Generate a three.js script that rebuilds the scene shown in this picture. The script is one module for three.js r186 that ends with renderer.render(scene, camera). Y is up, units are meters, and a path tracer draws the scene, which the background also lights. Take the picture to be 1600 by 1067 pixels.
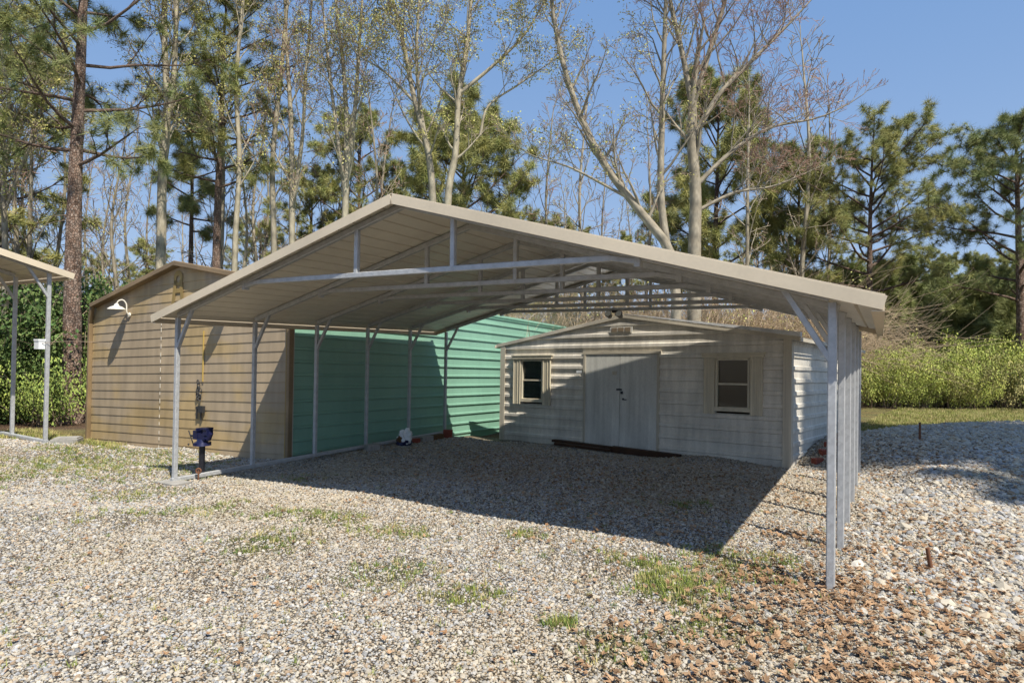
import * as THREE from 'three';
import { mergeGeometries } from 'three/addons/utils/BufferGeometryUtils.js';

// ---------------------------------------------------------------- camera, sky, sun, exposure
const scene = new THREE.Scene();
const camera = new THREE.PerspectiveCamera(57.65, 1024 / 682, 0.1, 900);
camera.position.set(0, 1.7, 0);
camera.rotation.order = 'YXZ';
camera.rotation.set(0.0131, 0, 0.0149);
const renderer = new THREE.WebGLRenderer({ antialias: true });
renderer.toneMapping = THREE.LinearToneMapping;
renderer.toneMappingExposure = 1.38;
renderer.shadowMap.enabled = true;
const SUN = new THREE.Vector3(0.288, 0.826, 0.484).normalize();
const sun = new THREE.DirectionalLight(new THREE.Color(1, 0.94, 0.83), 5.0);
sun.name = 'sun'; sun.position.copy(SUN).multiplyScalar(60); sun.castShadow = true;
sun.shadow.camera.left = -35; sun.shadow.camera.right = 35; sun.shadow.camera.top = 35; sun.shadow.camera.bottom = -35; sun.shadow.camera.far = 160;
sun.shadow.mapSize.set(4096, 4096);
scene.add(sun, sun.target);
{ // clear spring sky: pale at the horizon, deep blue overhead, a little brighter round the sun
  const W = 512, H = 256, d = new Float32Array(W * H * 4), v = new THREE.Vector3();
  for (let j = 0; j < H; j++) for (let i = 0; i < W; i++) {
    const el = ((j + 0.5) / H - 0.5) * Math.PI, az = ((i + 0.5) / W - 0.5) * 2 * Math.PI;
    v.set(Math.cos(el) * Math.cos(az), Math.sin(el), Math.cos(el) * Math.sin(az));
    const h = Math.max(0, v.y), k = 1 - Math.exp(-h * 3.4), g = Math.pow(Math.max(0, v.dot(SUN)), 6) * 0.16;
    const o = (j * W + i) * 4;
    d[o] = 0.40 + (0.085 - 0.40) * k + g; d[o + 1] = 0.52 + (0.20 - 0.52) * k + g; d[o + 2] = 0.68 + (0.44 - 0.68) * k + g; d[o + 3] = 1;
    if (v.y < 0) { d[o] = 0.3; d[o + 1] = 0.29; d[o + 2] = 0.26; }
  }
  const t = new THREE.DataTexture(d, W, H, THREE.RGBAFormat, THREE.FloatType);
  t.mapping = THREE.EquirectangularReflectionMapping; t.magFilter = t.minFilter = THREE.LinearFilter; t.needsUpdate = true;
  scene.background = t; scene.environment = t;
}

// ---------------------------------------------------------------- helpers
const V = (x, y, z) => new THREE.Vector3(x, y, z);
const rgb = (r, g, b) => new THREE.Color().setRGB(r, g, b);
function rng(seed) { let a = seed >>> 0; return () => { a = (a + 0x6D2B79F5) | 0; let t = Math.imul(a ^ (a >>> 15), 1 | a); t = (t + Math.imul(t ^ (t >>> 7), 61 | t)) ^ t; return ((t ^ (t >>> 14)) >>> 0) / 4294967296; }; }
const hash = (x, y, s = 0) => { let n = Math.imul(x | 0, 374761393) + Math.imul(y | 0, 668265263) + Math.imul(s | 0, 974634777); n = Math.imul(n ^ (n >>> 13), 1274126177); return ((n ^ (n >>> 16)) >>> 0) / 4294967296; };
function vnoise(x, y, s = 0, per = 0) {
  const xi = Math.floor(x), yi = Math.floor(y), fx = x - xi, fy = y - yi, u = fx * fx * (3 - 2 * fx), w = fy * fy * (3 - 2 * fy);
  const m = (k) => per ? ((k % per) + per) % per : k;
  const a = hash(m(xi), m(yi), s), b = hash(m(xi + 1), m(yi), s), c = hash(m(xi), m(yi + 1), s), d = hash(m(xi + 1), m(yi + 1), s);
  return a + (b - a) * u + (c - a) * w + (a - b - c + d) * u * w;
}
const fbm = (x, y, s = 0, oct = 4, per = 0) => { let a = 0, k = 0.5, n = 0; for (let i = 0; i < oct; i++) { a += k * vnoise(x, y, s + i * 17, per); n += k; k *= 0.5; x *= 2; y *= 2; per *= 2; } return a / n; };
const clamp = (x, a = 0, b = 1) => Math.min(b, Math.max(a, x));
const smooth = (a, b, x) => { const t = clamp((x - a) / (b - a)); return t * t * (3 - 2 * t); };
const taken = {};
function numbered(n) { const k = taken[n] = (taken[n] ?? -1) + 1; return k ? n + '_' + String(k).padStart(3, '0') : n; }
function shade(o) { o.castShadow = true; o.receiveShadow = true; return o; }
function tag(o, label, category, group) { o.userData.label = label; o.userData.category = category; if (group) o.userData.group = group; return o; }
function thing(name, label, category, pos = [0, 0, 0], turn = 0, group) {
  const o = new THREE.Group(); o.name = numbered(name); o.position.set(...pos); o.rotation.y = turn; scene.add(o); return tag(o, label, category, group);
}
function part(name, geo, mat, parent) { const m = shade(new THREE.Mesh(geo, mat)); m.name = name; parent.add(m); return m; }
function solo(name, geo, mat, label, category, pos = [0, 0, 0], turn = 0, group) {
  const m = shade(new THREE.Mesh(geo, mat)); m.name = numbered(name); m.position.set(...pos); m.rotation.y = turn; scene.add(m); return tag(m, label, category, group);
}
function structure(name, geo, mat) { const m = shade(new THREE.Mesh(geo, mat)); m.name = numbered(name); m.userData.kind = 'structure'; scene.add(m); return m; }
const box = (w, h, d, x = 0, y = 0, z = 0) => new THREE.BoxGeometry(w, h, d).translate(x, y, z);
const merge = (list) => mergeGeometries(list.map((g) => g.index ? g.toNonIndexed() : g));
// chamfered bar between two points; w across (horizontal), h in the plane of the bar
function bar(p, q, w = 0.06, h = 0.06, up = V(0, 1, 0)) {
  const L = p.distanceTo(q), c = Math.min(w, h) * 0.12, s = new THREE.Shape();
  const x = w / 2, y = h / 2;
  s.moveTo(-x + c, -y); s.lineTo(x - c, -y); s.lineTo(x, -y + c); s.lineTo(x, y - c); s.lineTo(x - c, y); s.lineTo(-x + c, y); s.lineTo(-x, y - c); s.lineTo(-x, -y + c); s.closePath();
  const g = new THREE.ExtrudeGeometry(s, { depth: L, bevelEnabled: false });
  const ez = q.clone().sub(p).normalize();
  let ex = new THREE.Vector3().crossVectors(up, ez); if (ex.lengthSq() < 1e-6) ex.set(1, 0, 0); ex.normalize();
  const ey = new THREE.Vector3().crossVectors(ez, ex);
  g.applyMatrix4(new THREE.Matrix4().makeBasis(ex, ey, ez).setPosition(p)); return g;
}
// folded sheet: profile of [t, out] pairs; the edges left/right are functions of t
function sheet(prof, xl, xr) {
  const P = [], U = [];
  for (let i = 0; i + 1 < prof.length; i++) {
    const [t0, z0] = prof[i], [t1, z1] = prof[i + 1];
    let a0 = xl(t0), b0 = xr(t0), a1 = xl(t1), b1 = xr(t1);
    if (a0 > b0) a0 = b0 = (a0 + b0) / 2; if (a1 > b1) a1 = b1 = (a1 + b1) / 2;
    if (b0 - a0 < 1e-4 && b1 - a1 < 1e-4) continue;
    P.push(a0, t0, z0, b0, t0, z0, b1, t1, z1, a0, t0, z0, b1, t1, z1, a1, t1, z1);
    U.push(a0, t0 + z0, b0, t0 + z0, b1, t1 + z1, a0, t0 + z0, b1, t1 + z1, a1, t1 + z1);
  }
  if (!P.length) return null;
  const g = new THREE.BufferGeometry(); g.setAttribute('position', new THREE.Float32BufferAttribute(P, 3)); g.setAttribute('uv', new THREE.Float32BufferAttribute(U, 2)); g.computeVertexNormals(); return g;
}
const basis = (g, ex, ey, ez, o) => { g.applyMatrix4(new THREE.Matrix4().makeBasis(ex, ey, ez).setPosition(o)); g.computeVertexNormals(); return g; };
const lapProfile = (y, h) => [[y, 0], [y, 0.0115], [y + 0.01, 0.0125], [y + h, 0.003]];
const ribProfile = (y, h, r = 0.018, w = 0.06) => [[y, 0], [y + h - w - 0.02, 0], [y + h - w - 0.008, r], [y + h - 0.022, r], [y + h - 0.01, 0], [y + h, 0]];
function shear(group, sx, sz) { // settle a building with the fall of the ground, walls staying plumb
  const done = new Set();
  group.traverse((m) => { if (!m.isMesh || done.has(m.geometry)) return; done.add(m.geometry); const a = m.geometry.attributes.position; for (let i = 0; i < a.count; i++) a.setY(i, a.getY(i) + sx * a.getX(i) + sz * a.getZ(i)); });
}
// ---------------------------------------------------------------- textures (surface grain only)
function tex(N, fn, srgb = true, rep = 1) {
  const d = new Uint8Array(N * N * 4);
  for (let j = 0; j < N; j++) for (let i = 0; i < N; i++) { const c = fn(i / N, j / N), o = (j * N + i) * 4; for (let k = 0; k < 3; k++) d[o + k] = clamp(Array.isArray(c) ? c[k] : c) * 255; d[o + 3] = 255; }
  const t = new THREE.DataTexture(d, N, N); t.wrapS = t.wrapT = THREE.RepeatWrapping; t.magFilter = THREE.LinearFilter; t.minFilter = THREE.LinearMipmapLinearFilter; t.generateMipmaps = true;
  if (srgb) t.colorSpace = THREE.SRGBColorSpace; t.repeat.set(rep, rep); t.needsUpdate = true; return t;
}
function cells(x, y, n, s) { // tiling cell noise: distance to nearest, second nearest, id
  const xi = Math.floor(x * n), yi = Math.floor(y * n); let a = 9, b = 9, id = 0;
  for (let j = -1; j <= 1; j++) for (let i = -1; i <= 1; i++) {
    const cx = ((xi + i) % n + n) % n, cy = ((yi + j) % n + n) % n, px = xi + i + hash(cx, cy, s), py = yi + j + hash(cx, cy, s + 1), d = Math.hypot(px - x * n, py - y * n);
    if (d < a) { b = a; a = d; id = hash(cx, cy, s + 2); } else if (d < b) b = d;
  } return [a, b, id];
}
const galvTex = tex(256, (u, v) => { const c = cells(u, v, 22, 3), n = fbm(u * 6, v * 6, 9, 3, 6); return 0.91 + (c[2] - 0.5) * 0.07 + (n - 0.5) * 0.16; }, true, 1 / 0.5);
const galvRough = tex(256, (u, v) => { const c = cells(u, v, 22, 3); return [0, 0.42 + c[2] * 0.25 + (fbm(u * 5, v * 5, 4, 3, 5) - 0.5) * 0.3, 1]; }, false, 1 / 0.5);
const paintTex = tex(512, (u, v) => { const s = fbm(u * 40, v * 5, 5, 4, 20), n = fbm(u * 5, v * 5, 8, 5, 5), f = vnoise(u * 200, v * 200, 2, 200); return 0.9 + (s - 0.5) * 0.14 + (n - 0.5) * 0.24 + (f - 0.5) * 0.06; }, true, 1 / 2.7);
const softTex = tex(512, (u, v) => { const s = fbm(u * 30, v * 6, 15, 4, 15), n = fbm(u * 4, v * 4, 58, 5, 4), f = vnoise(u * 160, v * 160, 6, 160); return 0.93 + (s - 0.5) * 0.05 + (n - 0.5) * 0.1 + (f - 0.5) * 0.02; }, true, 1 / 3.1);
const mossTex = tex(512, (u, v) => { // weathered tan paint with ochre bleached blotches
  const s = fbm(u * 36, v * 6, 5, 4, 18), n = fbm(u * 4, v * 4, 28, 5, 4), o = smooth(0.52, 0.72, fbm(u * 3, v * 5, 61, 4, 3)), k = 0.9 + (s - 0.5) * 0.16 + (n - 0.5) * 0.28;
  return [k * (0.97 + o * 0.03), k * 0.965, k * (0.96 - o * 0.11)];
}, true, 1 / 4.1);
const barkTex = tex(512, (u, v) => { const c = cells(u, v, 22, 5), e = smooth(0.0, 0.3, c[1] - c[0]), n = fbm(u * 16, v * 16, 7, 5, 16), m = fbm(u * 5, v * 3, 19, 3, 1); const k = 0.5 + 0.28 * e + (n - 0.5) * 0.55 + (c[2] - 0.5) * 0.2; return [k, k * (0.9 + c[2] * 0.1), k * (0.84 + c[2] * 0.16)]; }, true, 1);
barkTex.repeat.set(1, 0.55);
const greyBarkTex = tex(256, (u, v) => { const n = fbm(u * 12, v * 4, 7, 5, 4), m = fbm(u * 3, v * 3, 33, 3, 3); return [0.8 + (n - 0.5) * 0.42 + (m - 0.5) * 0.3, 0.79 + (n - 0.5) * 0.42 + (m - 0.5) * 0.26, 0.76 + (n - 0.5) * 0.42 + (m - 0.5) * 0.2]; }, true, 1);
const woodTex = tex(256, (u, v) => { const n = fbm(u * 3, v * 40, 7, 4, 3); return 0.5 + (n - 0.5) * 0.9; }, true, 1);
const gravelTex = tex(1024, (u, v) => { const c = cells(u, v, 64, 11), e = smooth(0.0, 0.3, c[1] - c[0]), n = fbm(u * 8, v * 8, 3, 4, 8); const k = (0.36 + 0.64 * e) * (0.62 + c[2] * 0.42) * (0.8 + n * 0.35); const w = hash(c[2] * 9999, 5, 1); return [k, k * (0.97 - w * 0.05), k * (0.94 - w * 0.14)]; }, true, 1);
const gravelBump = tex(1024, (u, v) => { const c = cells(u, v, 64, 11); return smooth(0, 0.45, c[1] - c[0]) * (0.5 + c[2] * 0.5); }, false, 1);

// ---------------------------------------------------------------- materials
const std = (o) => new THREE.MeshStandardMaterial({ side: THREE.DoubleSide, roughness: 0.8, ...o });
const M = {
  galv: std({ color: rgb(0.57, 0.58, 0.585), metalness: 0.3, roughness: 1, map: galvTex, roughnessMap: galvRough, metalnessMap: null }),
  trim: std({ color: rgb(0.77, 0.655, 0.48), roughness: 0.5, map: softTex }),
  roofSheet: std({ color: rgb(0.83, 0.775, 0.66), roughness: 0.45, map: softTex }),
  brown: std({ color: rgb(0.49, 0.385, 0.255), roughness: 0.6, map: mossTex }),
  brownTrim: std({ color: rgb(0.29, 0.20, 0.105), roughness: 0.55, map: paintTex }),
  ochre: std({ color: rgb(0.42, 0.29, 0.10), roughness: 0.75, map: paintTex }),
  green: std({ color: rgb(0.27, 0.49, 0.37), roughness: 0.33, map: softTex }),
  greenTrim: std({ color: rgb(0.62, 0.58, 0.5), roughness: 0.55, map: paintTex }),
  white: std({ color: rgb(0.85, 0.795, 0.69), roughness: 0.55, map: paintTex }),
  shedTrim: std({ color: rgb(0.70, 0.63, 0.50), roughness: 0.6, map: paintTex }),
  shedRoof: std({ color: rgb(0.82, 0.83, 0.84), roughness: 0.5, map: paintTex }),
  door: std({ color: rgb(0.82, 0.81, 0.745), roughness: 0.5, map: paintTex }),
  shutter: std({ color: rgb(0.78, 0.70, 0.53), roughness: 0.65, map: paintTex }),
  glass: new THREE.MeshPhysicalMaterial({ color: rgb(0.8, 0.85, 0.85), roughness: 0.03, transmission: 1, thickness: 0, side: THREE.DoubleSide }),
  dark: std({ color: rgb(0.03, 0.03, 0.032), roughness: 0.5 }),
  black: std({ color: rgb(0.015, 0.015, 0.02), roughness: 0.35 }),
  navy: std({ color: rgb(0.012, 0.015, 0.06), roughness: 0.35, metalness: 0.2 }),
  cream: std({ color: rgb(0.72, 0.68, 0.58), roughness: 0.4 }),
  rust: std({ color: rgb(0.16, 0.07, 0.035), roughness: 0.9 }),
  strap: std({ color: rgb(0.62, 0.42, 0.10), roughness: 0.8 }),
  concrete: std({ color: rgb(0.42, 0.40, 0.36), roughness: 0.95, map: paintTex }),
  brick: std({ color: rgb(0.34, 0.085, 0.05), roughness: 0.9, map: paintTex }),
  plank: std({ color: rgb(0.24, 0.11, 0.05), roughness: 0.85, map: woodTex }),
  timber: std({ color: rgb(0.50, 0.26, 0.09), roughness: 0.85, map: woodTex }),
  plasticWhite: std({ color: rgb(0.78, 0.80, 0.80), roughness: 0.45 }),
  interior: std({ color: rgb(0.30, 0.22, 0.14), roughness: 1 }),
  pineBark: std({ color: rgb(0.40, 0.305, 0.245), roughness: 1, map: barkTex, bumpMap: barkTex, bumpScale: 0.03 }),
  oakBark: std({ color: rgb(0.46, 0.41, 0.33), roughness: 1, map: greyBarkTex, bumpMap: greyBarkTex, bumpScale: 0.012 }),
  paleBark: std({ color: rgb(0.56, 0.50, 0.395), roughness: 1, map: greyBarkTex, bumpMap: greyBarkTex, bumpScale: 0.01 }),
  twig: std({ color: rgb(0.30, 0.23, 0.17), roughness: 1 }),
  redTwig: std({ color: rgb(0.36, 0.225, 0.17), roughness: 1 }),
  brush: std({ color: rgb(0.46, 0.35, 0.23), roughness: 1 }),
  needle: std({ color: rgb(1, 1, 1), roughness: 0.7 }),
  leaf: std({ color: rgb(1, 1, 1), roughness: 0.8 }),
  deadLeaf: std({ color: rgb(1, 1, 1), roughness: 0.95 }),
  grass: std({ color: rgb(1, 1, 1), roughness: 0.85 }),
  stone: std({ color: rgb(1, 1, 1), roughness: 0.92 }),
};

// ---------------------------------------------------------------- the lie of the land
const CTRL = [[0, 0, 0], [-2.5, -3.1, 0], [0, -3.2, 0], [2.7, -3.3, 0], [2.36, -4.56, 0.0], [1.7, -5.4, -0.07], [-0.7, -7.1, -0.17], [-2, -5, -0.07], [-4.6, -8.6, -0.25], [-5.5, -6, -0.08], [-6.8, -8.2, -0.16],
  [-8.24, -11, -0.07], [-9.6, -10.5, 0.05], [-9.4, -11.8, -0.08], [-9.6, -13.7, -0.60], [-8, -13.0, -0.5], [-5.5, -11.4, -0.42], [-3.7, -10.5, -0.35], [-3.2, -11.2, -0.27], [-2.2, -12.7, -0.27], [-1.4, -14.0, -0.27], [-0.9, -15.2, -0.52], [-0.3, -16.5, -0.62],
  [0.3, -14.1, -0.39], [2.4, -12.5, -0.35], [4.75, -10.6, -0.30], [5.5, -10.0, -0.25], [3.0, -5.64, -0.05], [3.65, -6.7, -0.12], [4.3, -7.8, -0.18], [4.94, -8.9, -0.21], [1.5, -9, -0.24], [-1, -10.5, -0.25], [7, -14.5, -0.45],
  [6.2, -10.5, 0.02], [6.9, -10.9, 0.16], [7.6, -11.3, 0.28], [8.3, -11.8, 0.34], [9.4, -12.2, 0.34], [10.8, -12.6, 0.34], [13, -13, 0.35], [4.9, -6.8, 0.02], [6.2, -8.6, 0.12], [7.6, -9.6, 0.22], [5.2, -5, 0.04], [9, -9, 0.22], [8, -5, 0.1],
  [8.2, -14.2, -0.05], [11, -15.5, -0.02], [11, -19.3, 0], [16.6, -20.2, 0], [25, -22, 0], [14, -30, -0.1], [30, -40, 0], [0, -22, -0.8], [-8, -24, -0.9], [4, -30, -0.6], [-13, -17, -0.55], [-18, -14, -0.4], [-16, -24, -0.8], [-30, -30, -0.8], [0, -60, -1], [60, -60, 0], [-60, -60, -1], [12, 0, 0.05], [-12, 0, 0], [0, 12, 0], [40, 0, 0], [-40, 0, -0.2]];
function groundY(x, z) {
  let s = 0, w = 0;
  for (const [cx, cz, cy] of CTRL) { const d2 = (x - cx) * (x - cx) + (z - cz) * (z - cz), k = 1 / (d2 * Math.sqrt(d2) + 0.12); s += k * cy; w += k; }
  const near = smooth(30, 10, Math.hypot(x, z));
  return s / w + near * (fbm(x * 0.9, z * 0.9, 71, 3) - 0.5) * 0.05 + (1 - near) * (fbm(x * 0.12, z * 0.12, 5, 3) - 0.5) * 0.3;
}
// what covers the ground: 0 gravel .. 1 lawn / forest floor / dirt
function cover(x, z) {
  const n = (fbm(x * 0.8, z * 0.8, 91, 4) - 0.5), n2 = (fbm(x * 2.3, z * 2.3, 37, 3) - 0.5);
  const bx = x + n * 1.0, bz = z + n * 1.0;
  // lawn behind the gravel bank and right of the white shed
  let lawn = smooth(0, 0.5, -(bz + 12.9) - Math.max(0, bx - 8.5) * 0.12) * smooth(5.2, 6.2, bx + (-bz - 12) * 0.1);
  lawn = Math.max(lawn, smooth(-10.9, -11.5, bz) * smooth(-7.6, -8.1, bx - (bz + 12.5) * 0.5) * smooth(-18, -16, bz));
  const forest = Math.max(smooth(-19.9, -20.8, bz + n2) * smooth(5, 6, bx), smooth(-15.0, -16.2, bz) * (1 - smooth(5.5, 6.5, bx)), smooth(-11.5, -13, bx) * smooth(-13, -15, bz));
  return { lawn: lawn * (1 - forest), forest, dirt: smooth(0.55, 0.72, fbm(x * 0.5 + 7, z * 0.5, 29, 4)) * 0.4 * (1 - lawn) * (1 - forest), patch: n };
}
const tuftSpots = [[-8.3, -9.5, 1.4], [-7.2, -10.3, 1.3], [-6.2, -9.9, 1.0], [-5.5, -9.4, 1.0], [-6.6, -11.6, 0.9], [-5.6, -10.9, 0.7], [-4.15, -8.15, 0.35], [-4.9, -8.0, 0.6], [-3.2, -7.2, 0.5], [-1.1, -6.2, 0.42], [-1.9, -6.7, 0.4], [-2.6, -6.9, 0.4], [0.2, -6.1, 0.3], [0.62, -5.3, 0.35], [1.0, -5.05, 0.5], [1.1, -4.95, 0.35], [1.3, -4.75, 0.5], [1.4, -4.7, 0.35], [1.2, -4.85, 0.4], [1.25, -4.45, 0.3], [1.3, -4.42, 0.2], [0.32, -3.92, 0.1], [0.36, -3.9, 0.08], [1.15, -4.6, 0.25], [0.33, -3.9, 0.13], [1.9, -5.4, 0.4], [2.2, -5.3, 0.3], [2.1, -7.4, 0.28], [2.0, -4.9, 0.35], [-0.3, -4.4, 0.3], [-3.1, -9.4, 0.4], [-2.2, -5.7, 0.5], [-0.9, -4.9, 0.4], [0.6, -3.6, 0.3], [-3.9, -6.6, 0.6], [1.3, -3.9, 0.35], [-6.9, -8.6, 1.0], [-7.8, -8.1, 0.9]];
function tuftAt(x, z) { let g = 0; for (const [cx, cz, r] of tuftSpots) { const d = Math.hypot(x - cx, z - cz); if (d < r * 1.5) g = Math.max(g, smooth(r * 1.4, r * 0.2, d)); } return g; }
{
  const axis = (lo, hi, fineLo, fineHi, step) => { const a = []; let s = step; for (let v = fineLo; v > lo;) { s *= 1.14; v -= s; a.unshift(Math.max(v, lo)); } for (let v = fineLo; v < fineHi; v += step) a.push(v); s = step; for (let v = fineHi; v < hi;) { a.push(v); s *= 1.14; v += s; } a.push(hi); return a; };
  const X = axis(-420, 420, -12, 13, 0.11), Z = axis(-420, 420, -18, -2, 0.11), nx = X.length, nz = Z.length;
  const pos = new Float32Array(nx * nz * 3), col = new Float32Array(nx * nz * 3), uv = new Float32Array(nx * nz * 2), idx = [];
  for (let j = 0; j < nz; j++) for (let i = 0; i < nx; i++) {
    const x = X[i], z = Z[j], o = (j * nx + i), c = cover(x, z), t = tuftAt(x, z), n = fbm(x * 0.35, z * 0.35, 44, 4), m = fbm(x * 1.7, z * 1.7, 12, 4);
    let r = 0.47, g = 0.44, b = 0.38;
    const tan = smooth(0.42, 0.66, n) * 0.6; r += (0.40 - r) * tan; g += (0.33 - g) * tan; b += (0.23 - b) * tan;
    const gr = smooth(0.45, 0.7, m) * 0.25; r *= 1 - gr * 0.5; g *= 1 - gr * 0.5; b *= 1 - gr * 0.42;
    r += (0.24 - r) * c.dirt; g += (0.18 - g) * c.dirt; b += (0.12 - b) * c.dirt;
    const k = t * smooth(0.35, 0.6, m) * 0.7; r += (0.20 - r) * k; g += (0.22 - g) * k; b += (0.08 - b) * k;
    r += (0.40 + (m - 0.5) * 0.25 - r) * c.lawn; g += (0.36 + (n - 0.5) * 0.14 - g) * c.lawn; b += (0.14 - b) * c.lawn;
    r += (0.26 + (m - 0.5) * 0.2 - r) * c.forest; g += (0.165 + (m - 0.5) * 0.12 - g) * c.forest; b += (0.09 - b) * c.forest;
    pos.set([x, groundY(x, z), z], o * 3); col.set([r, g, b], o * 3); uv.set([x / 1.6, z / 1.6], o * 2);
    if (i && j) { const a = o - nx - 1, e = o - nx, f = o - 1; idx.push(a, f, e, e, f, o); }
  }
  const g = new THREE.BufferGeometry(); g.setAttribute('position', new THREE.BufferAttribute(pos, 3)); g.setAttribute('color', new THREE.BufferAttribute(col, 3)); g.setAttribute('uv', new THREE.BufferAttribute(uv, 2)); g.setIndex(idx); g.computeVertexNormals();
  structure('ground', g, std({ vertexColors: true, roughness: 0.97, map: gravelTex, bumpMap: gravelBump, bumpScale: 0.018 }));
}
const onGround = (x, z, dy = 0) => [x, groundY(x, z) + dy, z];

// ---------------------------------------------------------------- steel carports
const YAW = 0.5382, cv = Math.cos(YAW), sv = Math.sin(YAW);
const CP = { x: -4.745, z: -8.795 };
const cpWorld = (a, b) => [CP.x + a * cv + b * sv, CP.z + a * sv - b * cv]; // a across the front, b into the depth
// local axes: x across the front, y up, z towards the viewer; depth runs along -z
function carport(root, o) {
  const { W, L, n, top, eave, ov, side, slope, base, baseR, tie, tieIn, web } = o, mid = W / 2, peak = eave + (mid + side) * slope;
  const roofY = (a) => peak - Math.abs(a - mid) * slope, S = 0.06;
  for (let k = 0; k < n; k++) {
    const z = -L * k / (n - 1);
    for (const s of [-1, 1]) {
      const a = s < 0 ? 0 : W, foot = s < 0 ? base + 0.05 : baseR(k);
      part('post', bar(V(a, foot, z), V(a, top, z), S, S, V(0, 0, 1)), M.galv, root);
      const ry = (x) => roofY(x) - 0.045;
      part('rafter', merge([bar(V(a - s * 0.02, ry(a) - 0.01, z), V(mid, ry(mid) - 0.02, z), S, 0.065)]), M.galv, root);
      part('brace', bar(V(a - s * 0.015, top - 0.42, z), V(a - s * 0.335, ry(a - s * 0.335) - 0.03, z), 0.045, 0.05, V(0, 0, 1)), M.galv, root);
      if (tie) { // flattened end of the tie, bolted along the rafter
        const e = s < 0 ? tieIn : W - tieIn, e2 = e + s * 0.28;
        part('bracket', merge([bar(V(e, tie, z), V(e2, ry(e2) - 0.065, z), 0.064, 0.05), box(0.05, 0.09, 0.075, e2 - s * 0.03, ry(e2) - 0.06, z)]), M.galv, root);
        part('web_strut', bar(V(mid + s * web, tie + 0.02, z), V(mid + s * web, ry(mid + s * web) - 0.03, z), 0.055, 0.055, V(0, 0, 1)), M.galv, root);
      }
    }
    if (tie) part('tie_beam', bar(V(tieIn, tie, z), V(W - tieIn, tie, z), 0.06, 0.06), M.galv, root);
  }
  part('base_rail', merge([bar(V(0, base + 0.03, 0.05), V(0, base + 0.03, -L - 0.05), S, S)]), M.galv, root);
  // ribbed roof sheets, ribs running along the ridge
  const z0 = ov, z1 = -L - (o.ovRear ?? ov), cs = 1 / Math.hypot(1, slope), run = (mid + side) / cs, h = run / Math.round(run / 0.2286);
  for (const s of [-1, 1]) {
    const ex = V(0, 0, s < 0 ? -1 : 1), et = V(-s * cs, slope * cs, 0), en = V(s * slope * cs, cs, 0);
    const org = V(s < 0 ? -side : W + side, eave - 0.012, s < 0 ? z0 : z1);
    const nr = Math.round(run / h);
    for (let i = 0; i < nr; i++) part('roof_panel', basis(sheet(i === nr - 1 ? [[i * h, 0], [run, 0]] : ribProfile(i * h, h, 0.03, 0.022), () => 0, () => z0 - z1), ex, et, en, org), M.roofSheet, root);
    for (const [z, f] of [[z0, 1], [z1, -1]]) { // folded trim up both gables
      const e = V(s < 0 ? -side - 0.02 : W + side + 0.02, eave - 0.038, z + f * 0.006), p = V(mid, eave - 0.038 + (mid + side + 0.02) * slope, z + f * 0.006);
      part('gable_trim', merge([bar(e, p, 0.012, 0.1), bar(e.clone().add(V(0, 0.056, -f * 0.04)), p.clone().add(V(0, 0.056, -f * 0.04)), 0.09, 0.008)]), M.trim, root);
    }
    const ea = s < 0 ? -side - 0.012 : W + side + 0.012;
    part('eave_trim', merge([box(0.012, 0.085, z0 - z1, ea, eave - 0.05, (z0 + z1) / 2), box(0.07, 0.008, z0 - z1, ea - s * 0.04, eave - 0.09, (z0 + z1) / 2)]), M.trim, root);
  }
  const c = 0.16;
  part('ridge_cap', merge([-1, 1].map((s) => bar(V(mid + s * c, peak + 0.012 - c * slope, z0), V(mid + s * c, peak + 0.012 - c * slope, z1), 0.005, 0.005)).concat([-1, 1].map((s) => { const g = new THREE.PlaneGeometry(c / cs * 1.02, z0 - z1).rotateX(-Math.PI / 2); return g.rotateZ(-s * Math.atan(slope)).translate(mid + s * c / 2, peak + 0.012 - c / 2 * slope + 0.006, (z0 + z1) / 2); }))), M.trim, root);
}
const main = thing('carport', 'open galvanized steel carport with low beige gable roof in front of white shed', 'carport', [CP.x, 0, CP.z], -YAW);
carport(main, { W: 8.27, L: 6.307, n: 6, top: 2.08, eave: 2.094, ov: 0.19, ovRear: 0.03, side: 0.31, slope: 0.2713, base: -0.24, baseR: (k) => [-0.03, -0.1, -0.17, -0.22, -0.25, -0.29][k], tie: 2.515, tieIn: 1.74, web: 0.675 });
const second = thing('carport', 'taller steel carport with beige roof edge beside the thicket, partly out of view', 'carport', [0, 0, 0], 0);
{ // its long side runs back beside the thicket; only one eave shows
  const W2 = 5.4, px = -8.24, pz = -11.0; // foot of the corner post
  second.position.set(px - W2 * sv, 0.0, pz + W2 * cv); second.rotation.y = -(YAW - Math.PI / 2);
  carport(second, { W: W2, L: 5.32, n: 5, top: 2.93, eave: 2.935, ov: 0.16, side: 0.3, slope: 0.2713, base: -0.02, baseR: (k) => -0.07, tie: 3.25, tieIn: 1.2, web: 0.5 });
  part('base_rail', bar(V(W2, -0.05, 0.04), V(W2, -0.03, -5.36), 0.07, 0.06), M.galv, second);
}
solo('concrete_pad', merge([box(0.42, 0.1, 0.3, 0, 0.02, 0), box(0.36, 0.03, 0.24, 0.01, 0.08, 0)]), M.concrete, 'grey concrete pad beside the corner post of the taller carport', 'concrete pad', onGround(-8.0, -11.2), 0.3);
solo('concrete_block', box(0.42, 0.12, 0.26, 0, 0.02, 0), M.concrete, 'concrete block under the corner foot of the open carport rail', 'block', [-4.72, -0.30, -8.72], -0.5);
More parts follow.
